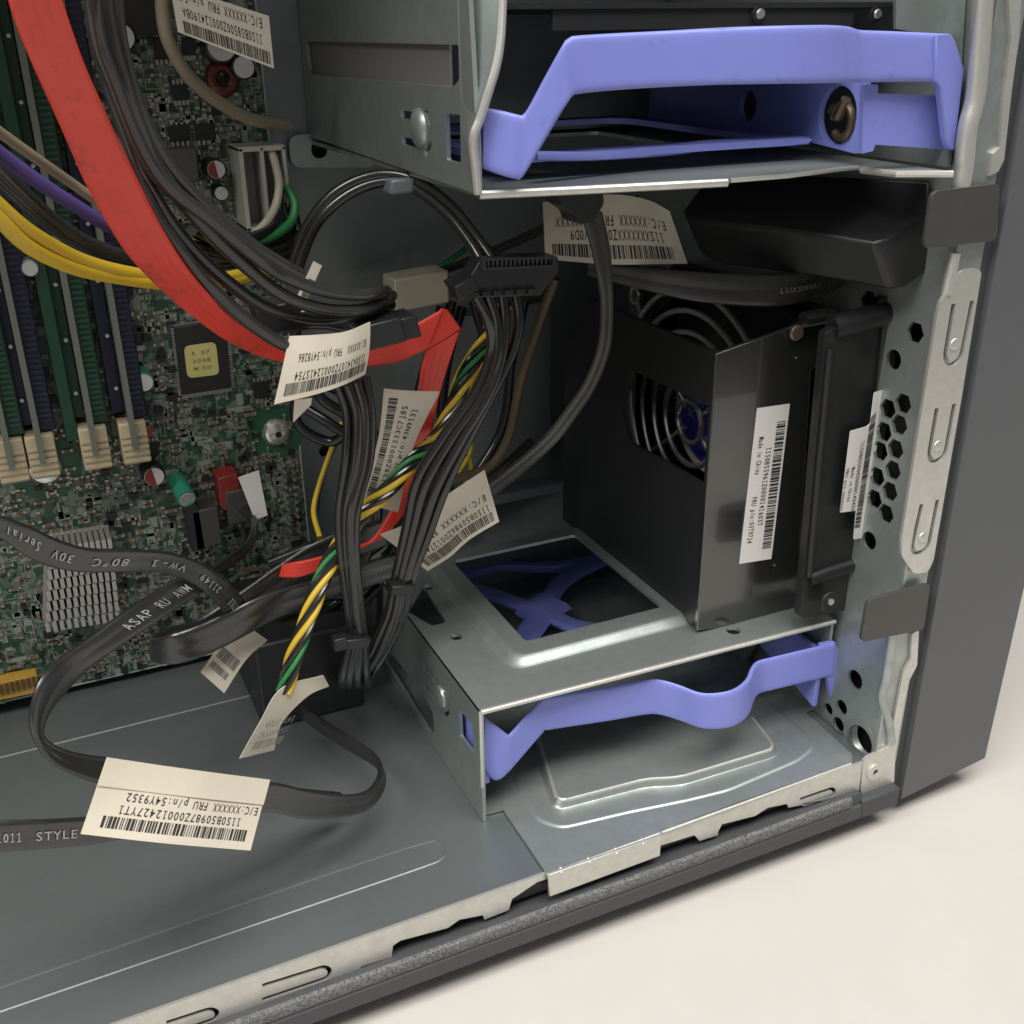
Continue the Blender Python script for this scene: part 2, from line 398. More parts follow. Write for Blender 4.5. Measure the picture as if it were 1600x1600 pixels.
# front sheet with hexagonal vents
holes = []
def hexa(x, y, rad=.30): 
    p = at(x, y, X=XS); return circ(p.y, p.z, rad, 6, 0)
for (x, y) in ((1430, 520), (1357, 470), (1411, 631), (1405, 664), (1399, 702), (1395, 735), (1390, 768), (1384, 803), (1387, 648-9), (1381, 675), (1375, 705), (1370, 745), (1366, 780)):
    holes.append(hexa(x, y, .27))
for (x, y, rr) in ((1396, 562, .25), (1358, 845, .25), (1336, 1062, .28), (1315, 1105, .22), (1310, 1132, .22), (1294, 1108, .18)):
    p = at(x, y, X=XS); holes.append(circ(p.y, p.z, rr, 16))
p = at(1344, 1158, X=XS); holes.append(circ(p.y, p.z, .46, 24))
MB().sheet([(YO, FZ-.6), (11.4, FZ-.6), (11.4, 30), (YO, 30)], holes, fx(XS), .09).build('front_sheet', STEEL, case)
MB().box(XS+.55, XS+.65, YO+.3, 11.4, FZ-.6, 30).build('bezel_backing', BLACK, case)
b = MB(); p = at(1344, 1158, X=XS); b.loft([Vector((XS-.02, p.y+.62*math.cos(a*.2618), p.z+.62*math.sin(a*.2618))) for a in range(24)], [Vector((XS+.3, p.y+.45*math.cos(a*.2618), p.z+.45*math.sin(a*.2618))) for a in range(24)])
b.build('dimple', STEEL, case, ang=80)
# front flange with tongues
o = qy([(1503, 422), (1469, 472), (1464, 494), (1408, 847), (1409, 869), (1428, 897), (1450, 894), (1459, 875), (1463, 850), (1503, 619), (1534, 425), (1527, 419)], YO-.04)
U = []; dm = MB()
for q, c in ((((1490, 475), (1477, 552), (1503, 550), (1519, 470)), (1492, 538)), (((1464, 638), (1452, 706), (1478, 702), (1491, 631)), (1466, 697)), (((1440, 788), (1426, 850), (1452, 846), (1465, 781)), (1442, 840))):
    U.append(stroke(upath(*qy(q, YO-.04)), .12)); cc = at(*c, Y=YO-.04); dm.tube([cc+Vector((0, .03, 0)), cc+Vector((0, -.02, 0)), cc+Vector((0, -.05, 0))], [.16, .14, .06], 14)
fg = MB().sheet(rpoly(o, .12), U, fy(YO-.04), .08).build('front_flange', STEELB, case)
dm.build('dimple', STEELB, fg)
MB().box(XS-.02, 11.5, YO+.06, YO+.14, FZ-.4, 30).build('front_flange', STEEL, case)
for i, w in enumerate((((1540, -60), (1532, 60), (1524, 150), (1512, 200), (1506, 262)), ((1506, 262), (1500, 300)), ((1492, 395), (1478, 460)), ((1395, 985), (1384, 1060), (1378, 1090), (1388, 1130), (1392, 1160)))):
    MB().tube(cat(PY(w, YO+.05)), .2 if i < 2 else .13, 12).build('stiffening_rib', STEELB if i != 3 else STEEL, case)
o = qy([(1572, -60), (1600, -60), (1592, 60), (1580, 150), (1569, 250), (1560, 268), (1546, 275), (1552, 240), (1563, 230), (1567, 160), (1580, 60)], YO-.02)
MB().sheet(o, [], fy(YO-.02), .08).build('front_flange', STEELB, case)
o = qy([(1425, 990), (1436, 985), (1433, 1040), (1420, 1065), (1407, 1130), (1399, 1180), (1397, 1222), (1347, 1242), (1345, 1236), (1349, 1190), (1355, 1183), (1388, 1168), (1400, 1110), (1412, 1050), (1423, 1030)], YO-.03)
fg = MB().sheet(rpoly(o, .05, 3), [], fy(YO-.03), .08).build('corner_tab', STEELB, case)
b = MB(); c = at(1366, 1205, Y=YO-.03)
b.sheet(circ(c.x, c.z, .27, 24), [circ(c.x, c.z, .09, 6)], fy(YO-.09), .08); b.build('rivet', STEELB, fg, bevel=.02)
b = MB(); b.sheet(circ(c.x, c.z, .09, 6), [], fy(YO-.045), .03); b.build('rivet_socket', BLACK, fg)
# bezel
z0 = -5.1
b = MB(); o = qy([(1405, 1251), (1540, 1185), (1606, 900)], YO-.05)
x1 = o[1][0]; bz = [(11.83, o[0][1]), (x1, o[1][1]), (x1+.12, 2), (x1+.15, 30), (11.83, 30)]
b.sheet(bz, [], fy(YO-.05), 16); b.build('front_bezel', GREY, case, bevel=.05)
MB().box(11.5, 11.84, YO+.12, 10, -5.0, 30).build('bezel_channel', RAIL, case)
for pts, lab in (([(1457, 299), (1563, 286), (1558, 376), (1444, 389)], 'scuffed black bezel clip'), ([(1356, 938), (1454, 911), (1444, 984), (1345, 1004)], 'smooth black bezel clip')):
    o = qy(pts, YO-.16); k = MB().sheet(rpoly(o, .18), [], fy(YO-.16), .1).build('bezel_clip', mat('clip_plastic', (.055, .054, .052), .4, 0, .5, (3, .4, (.07, .067, .06), .05), (14, .08), 0, (3, .62, (.12, .10, .06))), case, bevel=.025); k['label'] = lab
# back wall, top, rear
hl = [circ(at(x, y, Y=11.4).x, at(x, y, Y=11.4).z, r, 14) for x, y, r in ((499, 234), (510, 708)) for r in (.22,)] if False else [circ(at(499, 234, Y=11.4).x, at(499, 234, Y=11.4).z, .26, 14), circ(at(508, 705, Y=11.4).x, at(508, 705, Y=11.4).z, .2, 14)]
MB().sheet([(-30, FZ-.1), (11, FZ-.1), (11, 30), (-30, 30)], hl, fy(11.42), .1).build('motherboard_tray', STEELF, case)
MB().box(-30, 11, 11.75, 11.8, FZ, 30).build('right_side_panel', BLACK, case)
b = MB(); o = qy([(450, 212), (530, 205), (590, 262), (455, 262)], 11.2)
MB().sheet(rpoly(o, .3), [circ(at(499, 234, Y=11.2).x, at(499, 234, Y=11.2).z, .24, 14)], fy(11.2), .2).build('tray_bracket', STEEL, case)
o = qy([(700, 770), (860, 742), (860, 470), (700, 500)], 10.9)
MB().sheet(rpoly(o, .2), [], fy(10.9), .5).build('tray_step', STEELF, case)
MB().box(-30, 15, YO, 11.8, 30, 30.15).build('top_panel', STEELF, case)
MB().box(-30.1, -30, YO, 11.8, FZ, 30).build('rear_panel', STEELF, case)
# dark shelf over the upper cage
o = qy([(790, 12), (1522, -40), (1528, 52), (1300, 44), (935, 52), (926, 14)], -.55); zt = at(1200, 14, Y=-.55).z
sh = MB().box(.6, 10.5, -.55, 11.3, zt+.02, zt+.12).build('bay_shelf', DARKP, case)
b = MB().box(1.6, 8.6, -.5, -.4, at(1000, 46, Y=-.5).z, zt+.02); b.build('shelf_lip', DARKP, sh)
for x in (1183, 1366):
    c = at(x, 22, Y=-.5); b = MB(); b.tube([c, c+Vector((0, -.08, 0))], [.17, .15], 18); s = b.build('shelf_screw', BLACK, sh)
    MB().tube([c+Vector((0.02, -.08, 0)), c+Vector((.02, -.12, 0))], [.10, .08], 14).build('screw_tip', SOLDER, s)
o = qy([(1400, -40), (1527, -40), (1524, 20), (1528, 60), (1520, 130), (1496, 150), (1492, 60), (1400, 45)], -1.2)
MB().sheet(o, [], fy(-1.2), .08).build('bay_bracket', STEEL, case)

#@@CAGES
# ------------------------------------------------------------------ lower drive cage
cg = empty('drive_cage', (5, 4, FZ), 'lower galvanised drive cage with a large window in its top, on the case floor', 'drive cage')
xr = 10.45
win = qz([(815, 1015), (1052, 946), (925, 868), (738, 897)], .2)
win = rpoly(win, .25)
def off(loop, c, d):
    return [(x+(1 if x > c[0] else -1)*d, y+(1 if y > c[1] else -1)*d) for x, y in loop]
w0 = [(1.35, 1.15), (7.2, 1.15), (7.2, 8.0), (1.35, 8.0)]
R1 = rpoly(w0, .5, 6); c0 = (4.3, 4.5)
R2 = rpoly([(1.72, 1.5), (6.85, 1.5), (6.85, 7.65), (1.72, 7.65)], .5, 6)
hs = [rpoly(qz([(636, 955), (662, 915), (697, 972), (675, 978)], 0), .1), circ(*qz([(713, 995)], 0)[0], .16, 16), circ(*qz([(670, 917)], 0)[0], .16, 16), circ(*qz([(1146, 985)], 0)[0], .2, 16)]
b = MB(); b.sheet([(0, 0), (xr, -.33), (xr, 10.8), (0, 10.8)], [R1]+hs, fz(0, -1), .1)
step(b, R1, R2, 0, .2)
b.loft([Vector((x, y, -.1)) for x, y in R1], [Vector((x, y, .1)) for x, y in R2])
b.sheet(R2, [rpoly([(2.2, 2.05), (6.4, 2.05), (6.4, 7.2), (2.2, 7.2)], .15, 3)], fz(.2, -1), .1)
b.build('top_plate', STEEL, cg, ang=75)
MB().tube([(0.02, -.01, -.05), (xr, -.34, -.05)], .07, 10).build('rolled_edge', STEELB, cg)
sl = [rpoly(qx([(600, 1030), (612, 1022), (655, 1075), (676, 1112), (679, 1146), (672, 1146)], 0), .2), rpoly(qx([(717, 1108), (738, 1132), (740, 1178), (719, 1150)], 0), .05)]
q = qx([(662, 1040), (684, 1065), (690, 1075), (699, 1090), (701, 1113), (694, 1118), (685, 1105), (684, 1095), (678, 1090), (662, 1067)], 0)
sl.append(stroke([q[0], q[1], q[2], q[3], q[4], q[5], q[6], q[8], q[9]], .13))
b = MB().sheet([(0, FZ+.02), (0, -.02), (10.8, -.02), (10.8, FZ+.02)], sl, fx(0), .09); sp = b.build('side_plate', STEEL, cg)
c = at(692, 1098, X=0); MB().tube([c+Vector((.05, .15, .1)), c+Vector((-.05, .15, .1)), c+Vector((-.1, .15, .1))], [.34, .3, .15], 20).build('latch_button', STEEL, sp)
MB().box(-.035, .035, -.03, .02, -2.3, -.04).build('rolled_edge', STEELB, cg)
MB().sheet([(-.33, -.9), (-.33, -.1), (10.8, -.1), (10.8, FZ+.05), (3.2, FZ+.05), (2.6, -2.2), (.5, -1.6)], [], fx(xr-.1), .09).build('side_plate', STEEL, cg)
# base plate with embossed panel and front tab
zb = FZ+.1
o = qz([(753, 1272), (786, 1264), (855, 1366), (1030, 1300), (1040, 1293), (1322, 1194), (1332, 1190), (1331, 1178), (1258, 1112), (1292, 1098), (1250, 1062)], zb)+[(9.6, 10), (.1, 10)]
f0 = rpoly(qz([(803, 1225), (838, 1285), (875, 1297), (981, 1272), (1075, 1253), (1140, 1237), (1250, 1190), (1275, 1169), (1266, 1150), (1184, 1081), (1130, 1040), (770, 1130)], zb), .25, 4)
cx_ = sum(p[0] for p in f0)/len(f0); cy_ = sum(p[1] for p in f0)/len(f0); z1 = zb+.035; z2 = zb+.24
f1_ = [(cx_+(x-cx_)*.97, cy_+(y-cy_)*.95) for x, y in f0]
path2 = [(872, 1252), (1010, 1216), (1060, 1214), (1212, 1168), (1176, 1120), (1110, 1065), (830, 1130)]
e2 = rpoly(qz(path2, z2), .35, 6); cx_ = sum(p[0] for p in e2)/len(e2); cy_ = sum(p[1] for p in e2)/len(e2)
e1 = [(cx_+(x-cx_)*1.05, cy_+(y-cy_)*1.10) for x, y in e2]
b = MB(); b.sheet(o, [f0], fz(zb, -1), .06); step(b, f0, f1_, zb, z1, 4); b.sheet(f1_, [e1], fz(z1, -1), .05); step(b, e1, e2, z1, z2); b.sheet(e2, [], fz(z2, -1), .06)
rimp = cat([Vector((x, y, z2-.035)) for x, y in [e2[-4]]+e2[:32]], 2)
hh = b.build('base_plate', STEEL, cg, ang=75)
MB().tube(rimp, .055, 8).build('rim_highlight', STEELB, hh)  # bright tube puts the highlight of the embossed rim into colour
A = at(855, 1366, Z=zb); B = at(1030, 1302, Z=zb)
b = MB(); b.v = []; 
o = [(A.x, A.z+.02), (B.x, B.z+.02), (B.x, B.z-.62), (A.x+.03, A.z-.66)]
b.sheet(o, [], fy(A.y-.06), .08); tb = b.build('front_tab', STEELB, hh, bevel=.02)
for i in range(4):
    x = A.x+.35+i*.75; MB().tube([(x, A.y-.055, A.z-.16), (x+.01, A.y-.045, A.z-.05), (x+.03, A.y+.04, A.z-.01), (x+.05, A.y+.16, A.z-.01)], [.01, .045, .045, .01], 10).build('crimp', STEELB, tb)
MB().tube([(A.x, A.y, A.z-.03), (B.x, B.y, B.z-.03)], .05, 8).build('bent_edge', STEELB, hh)
C2 = at(1330, 1192, Z=zb); MB().tube([(B.x+.1, B.y+.02, B.z-.04), (C2.x, C2.y, C2.z-.04)], .045, 8).build('bent_edge', STEELB, hh)

# ------------------------------------------------------------------ caddies
def band(mb, topl, botl, th, n=120):
    s = Strip(P(topl), P(botl), n); s.cable(mb, th, 1, 40, .02); return mb
ca = empty('drive_caddy', (5, 4, -2), 'blue plastic drive caddy with a wavy curved handle inside the lower cage', 'drive caddy', 'blue drive caddies')
def dbl(l):                       # keep corners crisp
    out = []
    for p, k in l:
        out.append(p)
    return out
tp = [(757, 1121, .32), (778, 1136, .25), (793, 1147, .2), (798, 1145, .22), (822, 1118, .3), (846, 1092, .35), (856, 1088, .35), (950, 1073, .2), (1005, 1063, .08), (1030, 1062, -.05), (1060, 1070, -.35), (1098, 1083, -.9), (1140, 1079, -1.15), (1166, 1062, -.9), (1176, 1041, -.5), (1186, 1032, -.32), (1210, 1026, -.3), (1302, 1004, -.4)]
bt = [(756, 1203, .32), (768, 1217, .25), (778, 1219, .2), (790, 1210, .22), (818, 1178, .3), (848, 1144, .35), (858, 1140, .35), (950, 1126, .2), (1010, 1116, .08), (1034, 1117, -.05), (1064, 1126, -.35), (1100, 1138, -.9), (1140, 1136, -1.15), (1165, 1120, -.9), (1177, 1092, -.5), (1187, 1083, -.32), (1210, 1077, -.3), (1297, 1056, -.4)]
hd = band(MB(), tp, bt, .14).build('handle', BLUE, ca, ang=50)
o = qy([(1283, 1008), (1305, 1003), (1321, 1046), (1306, 1101), (1300, 1098), (1292, 1057), (1280, 1060)], -.4)
MB().sheet(o, [], fy(-.42), .18).build('handle_end', BLUE, ca, bevel=.03)
o = qx([(1256, 1060), (1306, 1101), (1306, 1050), (1250, 1010)], 10.1)
MB().sheet([(-.35, -2.75), (-.35, -.9), (8.5, -.75), (8.5, -2.1), (2.2, -2.1)], [circ(5.2, -1.3, .45, 18)], fx(10.05), .16).build('side_arm', BLUE, ca, bevel=.03)
MB().sheet([(.3, -2.5), (.3, -1.0), (8.5, -.8), (8.5, -2.3)], [], fx(.2), .15).build('side_arm', BLUE, ca, bevel=.03)
zc = -2.75
def webst(lst, w, z=zc):
    pp = [at(x, y, Z=z) for x, y in lst]; pp = cat(pp); L = []; R = []
    for i in range(len(pp)):
        t = (pp[min(i+1, len(pp)-1)]-pp[max(0, i-1)]).normalized(); nn = Vector((-t.y, t.x, 0)); L.append(pp[i]+nn*w/2); R.append(pp[i]-nn*w/2)
    return Strip(L, R, 30).cable(MB(), .3, 1, 8)
b = MB()
for l, w in (([(846, 955), (810, 945), (770, 930), (735, 922)], .6), ([(846, 955), (880, 908), (945, 872)], .7), ([(846, 955), (900, 980), (965, 988)], .65), ([(850, 955), (825, 990), (790, 1030)], .9), ([(725, 900), (780, 885), (870, 886), (950, 870)], .45), ([(835, 965), (850, 950), (865, 940)], 1.5)):
    q = webst(l, w); b.add(q.v, q.f)
b.build('tray_web', BLUE, ca, ang=50)

# ------------------------------------------------------------------ upper drive cage
ZU = 12.03
uc = empty('drive_cage', (5, 4, ZU), 'upper galvanised drive cage with a long slot in its side plate', 'drive cage')
sl = [rpoly([(min(10.9, y), z) for y, z in qx([(470, 64), (716, 70), (721, 85), (720, 120), (709, 136), (484, 116)], 0)], .25), rpoly(qx([(696, 176), (720, 180), (720, 256), (698, 250)], 0), .05)]
q = qx([(626, 178), (652, 183), (664, 170), (673, 195), (672, 225), (664, 240), (652, 226), (628, 219)], 0)
sl.append(stroke([q[0], q[1]], .17)); sl.append(stroke([q[7], q[6]], .17)); sl.append(stroke(q[2:6], .16))
front = qx([(747, 303), (747, 290), (738, 215), (742, 208), (775, 105), (782, 70), (786, -10), (788, -60)], 0)
# the front edge of the side plate flares outwards, so it is built bent
b = MB().sheet([(-.58, ZU-.02)]+[(-.58, 12.9), (-.3, 15.9), (11.35, 15.9), (11.35, ZU+.1)], sl, fx(0), .09); sp = b.build('side_plate', STEEL, uc)
fe = [(747, 303, -.6), (743, 262, -.62), (739, 218, -.68), (750, 185, -.7), (766, 135, -.75), (776, 100, -.75), (782, 60, -.7), (785, 0, -.6), (786, -50, -.55)]
A = P(fe); MB().tube(cat(A), .085, 10).build('rolled_edge', STEELB, uc)
Bk = [Vector((0.02, a.y+1.0 if False else .15, a.z)) for a in A]
Strip(A, Bk, 40).paper(MB(), .08, 6).build('flared_edge', STEEL, uc, ang=60)
c = at(655, 200, X=0); MB().tube([c+Vector((.05, 0, 0)), c+Vector((-.06, 0, 0)), c+Vector((-.14, 0, 0)), c+Vector((-.16, 0, 0))], [.42, .38, .2, .04], 20).build('latch_button', STEEL, sp, ang=70)
fr = qz([(748, 300), (900, 293), (1020, 287), (1135, 281), (1140, 278), (1230, 271), (1300, 262), (1340, 258), (1346, 262), (1400, 268), (1488, 268)], ZU)
hb = [rpoly([(3.5, 4), (8.2, 4), (8.2, 9.5), (3.5, 9.5)], .3)]
hb.append(rpoly(qz([(1118, 235), (1205, 257), (1118, 262)], ZU), .05))
MB().sheet(fr+[(xr, 11.3), (0.02, 11.3)], hb[:1], fz(ZU, -1), .1).build('bottom_plate', STEEL, uc)
fe = [Vector((x, y-.02, ZU-.05)) for x, y in fr]
MB().tube(fe[:4], .085, 10).build('rolled_edge', STEELB, uc)
MB().tube(fe[4:8], .05, 8).build('bent_edge', STEELB, uc); MB().tube(fe[8:], .075, 8).build('bent_edge', STEELB, uc)
MB().sheet([(-1.85, ZU), (-1.8, 13.6), (-1.5, 15.9), (11.3, 15.9), (11.3, ZU)], [], fx(xr), .09).build('side_plate', STEEL, uc)
c = at(1508, 95, Y=-1.3); MB().tube([c+Vector((.1, .3, 0)), c+Vector((.1, .2, 0))], [.3, .22], 16).build('screw_boss', STEELB, uc)
MB().box(.11, .16, .9, 11.2, 13.3, 15.8).build('inner_plate', mat('brown_grey_plate', (.15, .14, .135), .6), uc)
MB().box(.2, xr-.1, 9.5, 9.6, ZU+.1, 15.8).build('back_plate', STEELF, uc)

uk = empty('drive_caddy', (5, 2, ZU+.5), 'larger looking blue plastic drive caddy with a wide handle inside the upper cage', 'drive caddy', 'blue drive caddies')
uk['label'] = 'blue plastic drive caddy with a broad flat handle inside the upper cage'
tp = [(757, 168, -.45), (785, 173, -.6), (806, 178, -.7), (820, 176, -.72), (850, 122, -.9), (880, 68, -1.1), (888, 60, -1.1), (898, 56, -1.1), (960, 52, -1.15), (1040, 48, -1.3), (1110, 44, -1.6), (1150, 42, -1.95), (1220, 40, -2.3), (1290, 39, -2.3), (1322, 41, -2.05), (1334, 44, -1.95), (1346, 47, -1.85), (1400, 49, -1.85), (1484, 53, -1.95)]
bt = [(755, 264, -.45), (780, 273, -.6), (803, 279, -.7), (817, 276, -.72), (850, 222, -.9), (882, 168, -1.1), (892, 153, -1.1), (902, 147, -1.1), (960, 141, -1.15), (1040, 136, -1.3), (1110, 133, -1.6), (1150, 132, -1.95), (1220, 131, -2.3), (1290, 130, -2.3), (1322, 129, -2.05), (1334, 129, -1.95), (1346, 129, -1.85), (1400, 128, -1.85), (1476, 128, -1.95)]
hd = band(MB(), tp, bt, .15, 140).build('handle', BLUE, uk, ang=50)
o = qy([(1462, 54), (1486, 53), (1494, 66), (1507, 108), (1492, 235), (1484, 234), (1478, 215), (1469, 135), (1462, 127)], -2.05)
MB().sheet(o, [], fy(-2.05), .18).build('handle_end', BLUE, uk, bevel=.03)
p = at(1308, 180, X=9.0); p2 = at(1168, 165, X=9.0)
o = qx([(1352, 128), (1345, 239), (1335, 240), (1265, 222), (1112, 206), (1010, 196), (1020, 120)], 9.0)
wl = MB().sheet(o, [circ(p.y, p.z, .62, 24), circ(p2.y, p2.z, .36, 18)], fx(9.0), .16).build('side_arm', BLUE, uk, bevel=.02)
b = MB(); b.tube([Vector((8.95, p.y-.25+.3*math.cos(a), p.z-.1+.36*math.sin(a))) for a in [i*.5 for i in range(12)]], .09, 8); b.tube([p+Vector((.1, .3, .1)), p+Vector((-.05, -.1, 0)), p+Vector((-.1, -.35, .35))], .12, 8)
b.build('grommet_spring', mat('dull_bronze', (.10, .07, .045), .4, .6), wl)
o = qy([(1350, 133), (1372, 132), (1372, 146), (1480, 150), (1488, 234), (1368, 226), (1364, 236), (1347, 240)], -1.68)
MB().sheet(o, [], fy(-1.68), .12).build('front_plate', BLUE, uk)
Strip(P([(835, 236, 0), (930, 236, .4), (1040, 226, .8), (1110, 218, .9), (1190, 217, .8), (1268, 217, .6)]), P([(838, 252, 0), (930, 251, .4), (1050, 243, .8), (1112, 234, .9), (1190, 231, .8), (1258, 226, .6)]), 50).cable(MB(), .16, 1, 8).build('front_rim', BLUE, uk, ang=50)
b = MB(); o = [(.9, .6), (8.7, .6), (8.7, 8.5), (.9, 8.5)]
b.sheet(o, [rpoly([(1.6, 1.2), (8, 1.2), (8, 7.8), (1.6, 7.8)], .8)], fz(ZU+.35), .15)
b.build('tray_frame', BLUE, uk)
MB().box(.2, .4, -.35, .6, 12.45, 13.5).build('side_arm', BLUE, uk, bevel=.03)

#@@FAN
# ------------------------------------------------------------------ fan and its duct
FC = Vector((8.9, 4.68, 4.40))
fan = empty('cooling_fan', (9.6, 4.2, .3), 'black front cooling fan with steel finger guard beside the vent holes', 'fan')
ring = circ(FC.y, FC.z, 3.65, 48)
ho = [ring]+[circ(FC.y+sy*3.4, FC.z+sz*3.4, .2, 12) for sy in (-1, 1) for sz in (-1, 1)]
sq = rpoly([(FC.y-3.65, FC.z-3.85), (FC.y+3.65, FC.z-3.85), (FC.y+3.65, FC.z+3.85), (FC.y-3.85, FC.z+3.85)], .5)
b = MB(); b.sheet(sq, ho, fx(8.75), .4); b.sheet(sq, ho, fx(9.75), .4)
b.loft([Vector((9.1, y, z)) for y, z in circ(FC.y, FC.z, 3.75, 48)], [Vector((9.8, y, z)) for y, z in circ(FC.y, FC.z, 3.75, 48)])
b.loft([Vector((8.8, y, z)) for y, z in ring], [Vector((10.1, y, z)) for y, z in ring])
b.build('fan_frame', BLACK, fan, ang=60)
hub = MB().cyl((9.0, FC.y, FC.z), (1, 0, 0), 1.75, 1.2, 40).build('fan_hub', BLACK, fan, bevel=.05)
b = MB(); hl = circ(FC.y, FC.z, 1.6, 40); b.sheet(hl, [], fx(8.985), .012); lb = b.build('hub_sticker', FANLAB, hub)
b = MB(); b.sheet(circ(FC.y, FC.z, 1.68, 40), [circ(FC.y, FC.z, 1.45, 40)], fx(8.975), .012); b.build('hub_ring', PAPERW, hub)
def hev(u, v, h): return Vector((8.97-h, FC.y+1.2-2.4*u, FC.z-1.2+2.4*v))
b = MB(); put_text(b, 'DC 12V', hev, .25, .75, .62, .12, 0); put_text(b, 'DC BRUSHLESS', hev, .08, .92, .42, .1, 0); put_text(b, '0.40A', hev, .3, .7, .2, .1, 0)
b.build('printed_text', PAPERW, hub, smooth=False)
for k in range(7):
    b = MB(); vs = []; a0 = 2*math.pi*k/7
    A = []; B = []
    for i in range(8):
        rr = 1.7+1.7*i/7; tw = .32+.12*i/7; a = a0+.06*i
        A.append(Vector((9.15, FC.y+rr*math.cos(a-tw), FC.z+rr*math.sin(a-tw)))); B.append(Vector((10.0, FC.y+rr*math.cos(a+tw), FC.z+rr*math.sin(a+tw))))
    Strip(A, B, 14).paper(b, .08, 6); b.build('fan_blade', BLACK, fan)
gd = None
b = MB(); gx = 8.35
for rr in (.62, 1.3, 1.95, 2.6, 3.2, 3.8): b.tube([(gx, FC.y+rr*math.cos(2*math.pi*i/64), FC.z+rr*math.sin(2*math.pi*i/64)) for i in range(65)], .085, 8)
for a in (38, 142, 322, 218):
    a = math.radians(a); u = Vector((0, math.cos(a), math.sin(a))); c = Vector((gx+.12, FC.y, FC.z))
    b.tube([c+u*.5, c+u*3.8, c+u*4.5+Vector((.15, 0, 0))], .075, 8)
    e = c+u*4.7; w = Vector((.15, 0, 0)); b.tube([e+w+Vector((0, .25*math.cos(t*.6), .25*math.sin(t*.6))) for t in range(11)], .06, 8)
b.build('finger_guard', CHROME, fan)
for ch in fan.children: ch.location.x += .4
# open ribbed side of the fan body toward the opening
YF = -.62
b = MB(); o = qy([(1290, 520), (1362, 486), (1372, 470), (1388, 462), (1396, 490), (1345, 895), (1335, 950), (1270, 965), (1250, 965)], YF+.15)
b.sheet(rpoly(o, .1), [], fy(YF+.15), .25); fb = b.build('fan_holder', BLACK, fan, bevel=.05)
for pp, q in (([(1300, 512, -.3), (1345, 500, -.4), (1388, 488, -.44)], .3), ([(1297, 545, -.5), (1280, 720, -.5), (1264, 900, -.5)], .09), ([(1384, 500, -.5), (1362, 700, -.5), (1336, 930, -.5)], .1), ([(1262, 905, -.4), (1295, 893, -.45), (1338, 880, -.45)], .2)): MB().tube(P(pp), q, 14).build('holder_rib', BLACK, fb)
MB().obox(at(1372, 690, Y=YF+.05), (.14, 0, 0), (0, .1, 0), (.0, 0, 3.6)).build('holder_edge', mat('edge_plastic', (.035, .034, .034), .4), fb, bevel=.05)
b = MB(); c = at(1293, 938, Y=YF-.1); b.cyl(c, (0, -1, 0), .3, .12, 20); sc = b.build('fan_screw', BLACK, fan, bevel=.03)
MB().cyl(c+Vector((0, -.12, .02)), (0, -1, 0), .09, .04, 12).build('screw_tip', CHROME, sc)
lo = qy([(1362, 612), (1379, 607), (1346, 838), (1330, 841), (1334, 796), (1309, 799), (1325, 672), (1350, 665), (1356, 660)], YF-.0)
b = MB().sheet(rpoly(lo, .04, 3), [], fy(YF-.09), .02); fl_ = b.build('part_label', PAPERW, fan)
st = quad((1325, 668), (1298, 842), (1346, 838), (1379, 610), YF-.095)
b = MB(); put_bars(b, st.ev, .12, .93, .72, .90, .008, 70, 5); put_text(b, '11S0B55960Z000014343XX', st.ev, .26, .82, .52, .12, .008); put_text(b, 'Made in China', st.ev, .42, .70, .34, .11, .008); put_text(b, 'FRU p/n:xxxxxxx', st.ev, .40, .76, .15, .11, .008)
b.build('printed_text', INK, fl_, smooth=False)

du = empty('fan_duct', (8, 2, .1), 'glossy black plastic air duct with a white barcode label in front of the fan', 'fan duct')
YD = .68; XD = 6.7
o = qy([(1119, 553), (1275, 497), (1283, 498), (1306, 490), (1308, 556), (1288, 562), (1268, 580), (1250, 850), (1255, 880), (1270, 885), (1268, 903), (1248, 905), (1243, 965), (1215, 968), (1213, 962), (1180, 972), (1089, 986)], YD)
fp = MB().sheet(o, [], fy(YD), .14).build('front_panel', GLOSS, du, bevel=.03)
c = at(1242, 519, Y=YD-.05); MB().cyl(c, (0, -1, 0), .2, .12, 16).build('clip_pin', mat('bronze_pin', (.16, .12, .10), .4, .5), fp, bevel=.04)
MB().tube(P([(1255, 500, .5), (1300, 492, .5)]), .2, 12).build('top_lug', GLOSS, fp)
co = [(max(.95, a), z) for a, z in qx([(977, 574), (1110, 636), (1112, 765), (1032, 718), (985, 692), (972, 640)], XD)]
sd = MB().sheet([(YD+.14, .08), (YD+.14, 7.72), (7.2, 7.72), (8.6, 5), (8.6, .08)], [co], fx(XD), .12).build('side_panel', mat('matte_black', (.014, .0145, .015), .5), du)
MB().box(XD+.15, 8.7, YD+.16, 8.3, .08, .18).build('floor_panel', BLACK, du)
st = quad((1183, 638), (1155, 881), (1205, 873), (1234, 631), YD-.02)
label_on(du, 'part_label', st, [('11S0B55961Z000014160 3T'.replace(' ', ''), .25, .76, .42, .16), ('Made in China', .18, .42, .16, .16), ('FRU p/n:03T9724', .56, .87, .16, .16)], (.10, .92, .66, .93), PAPERW, 3, .016)

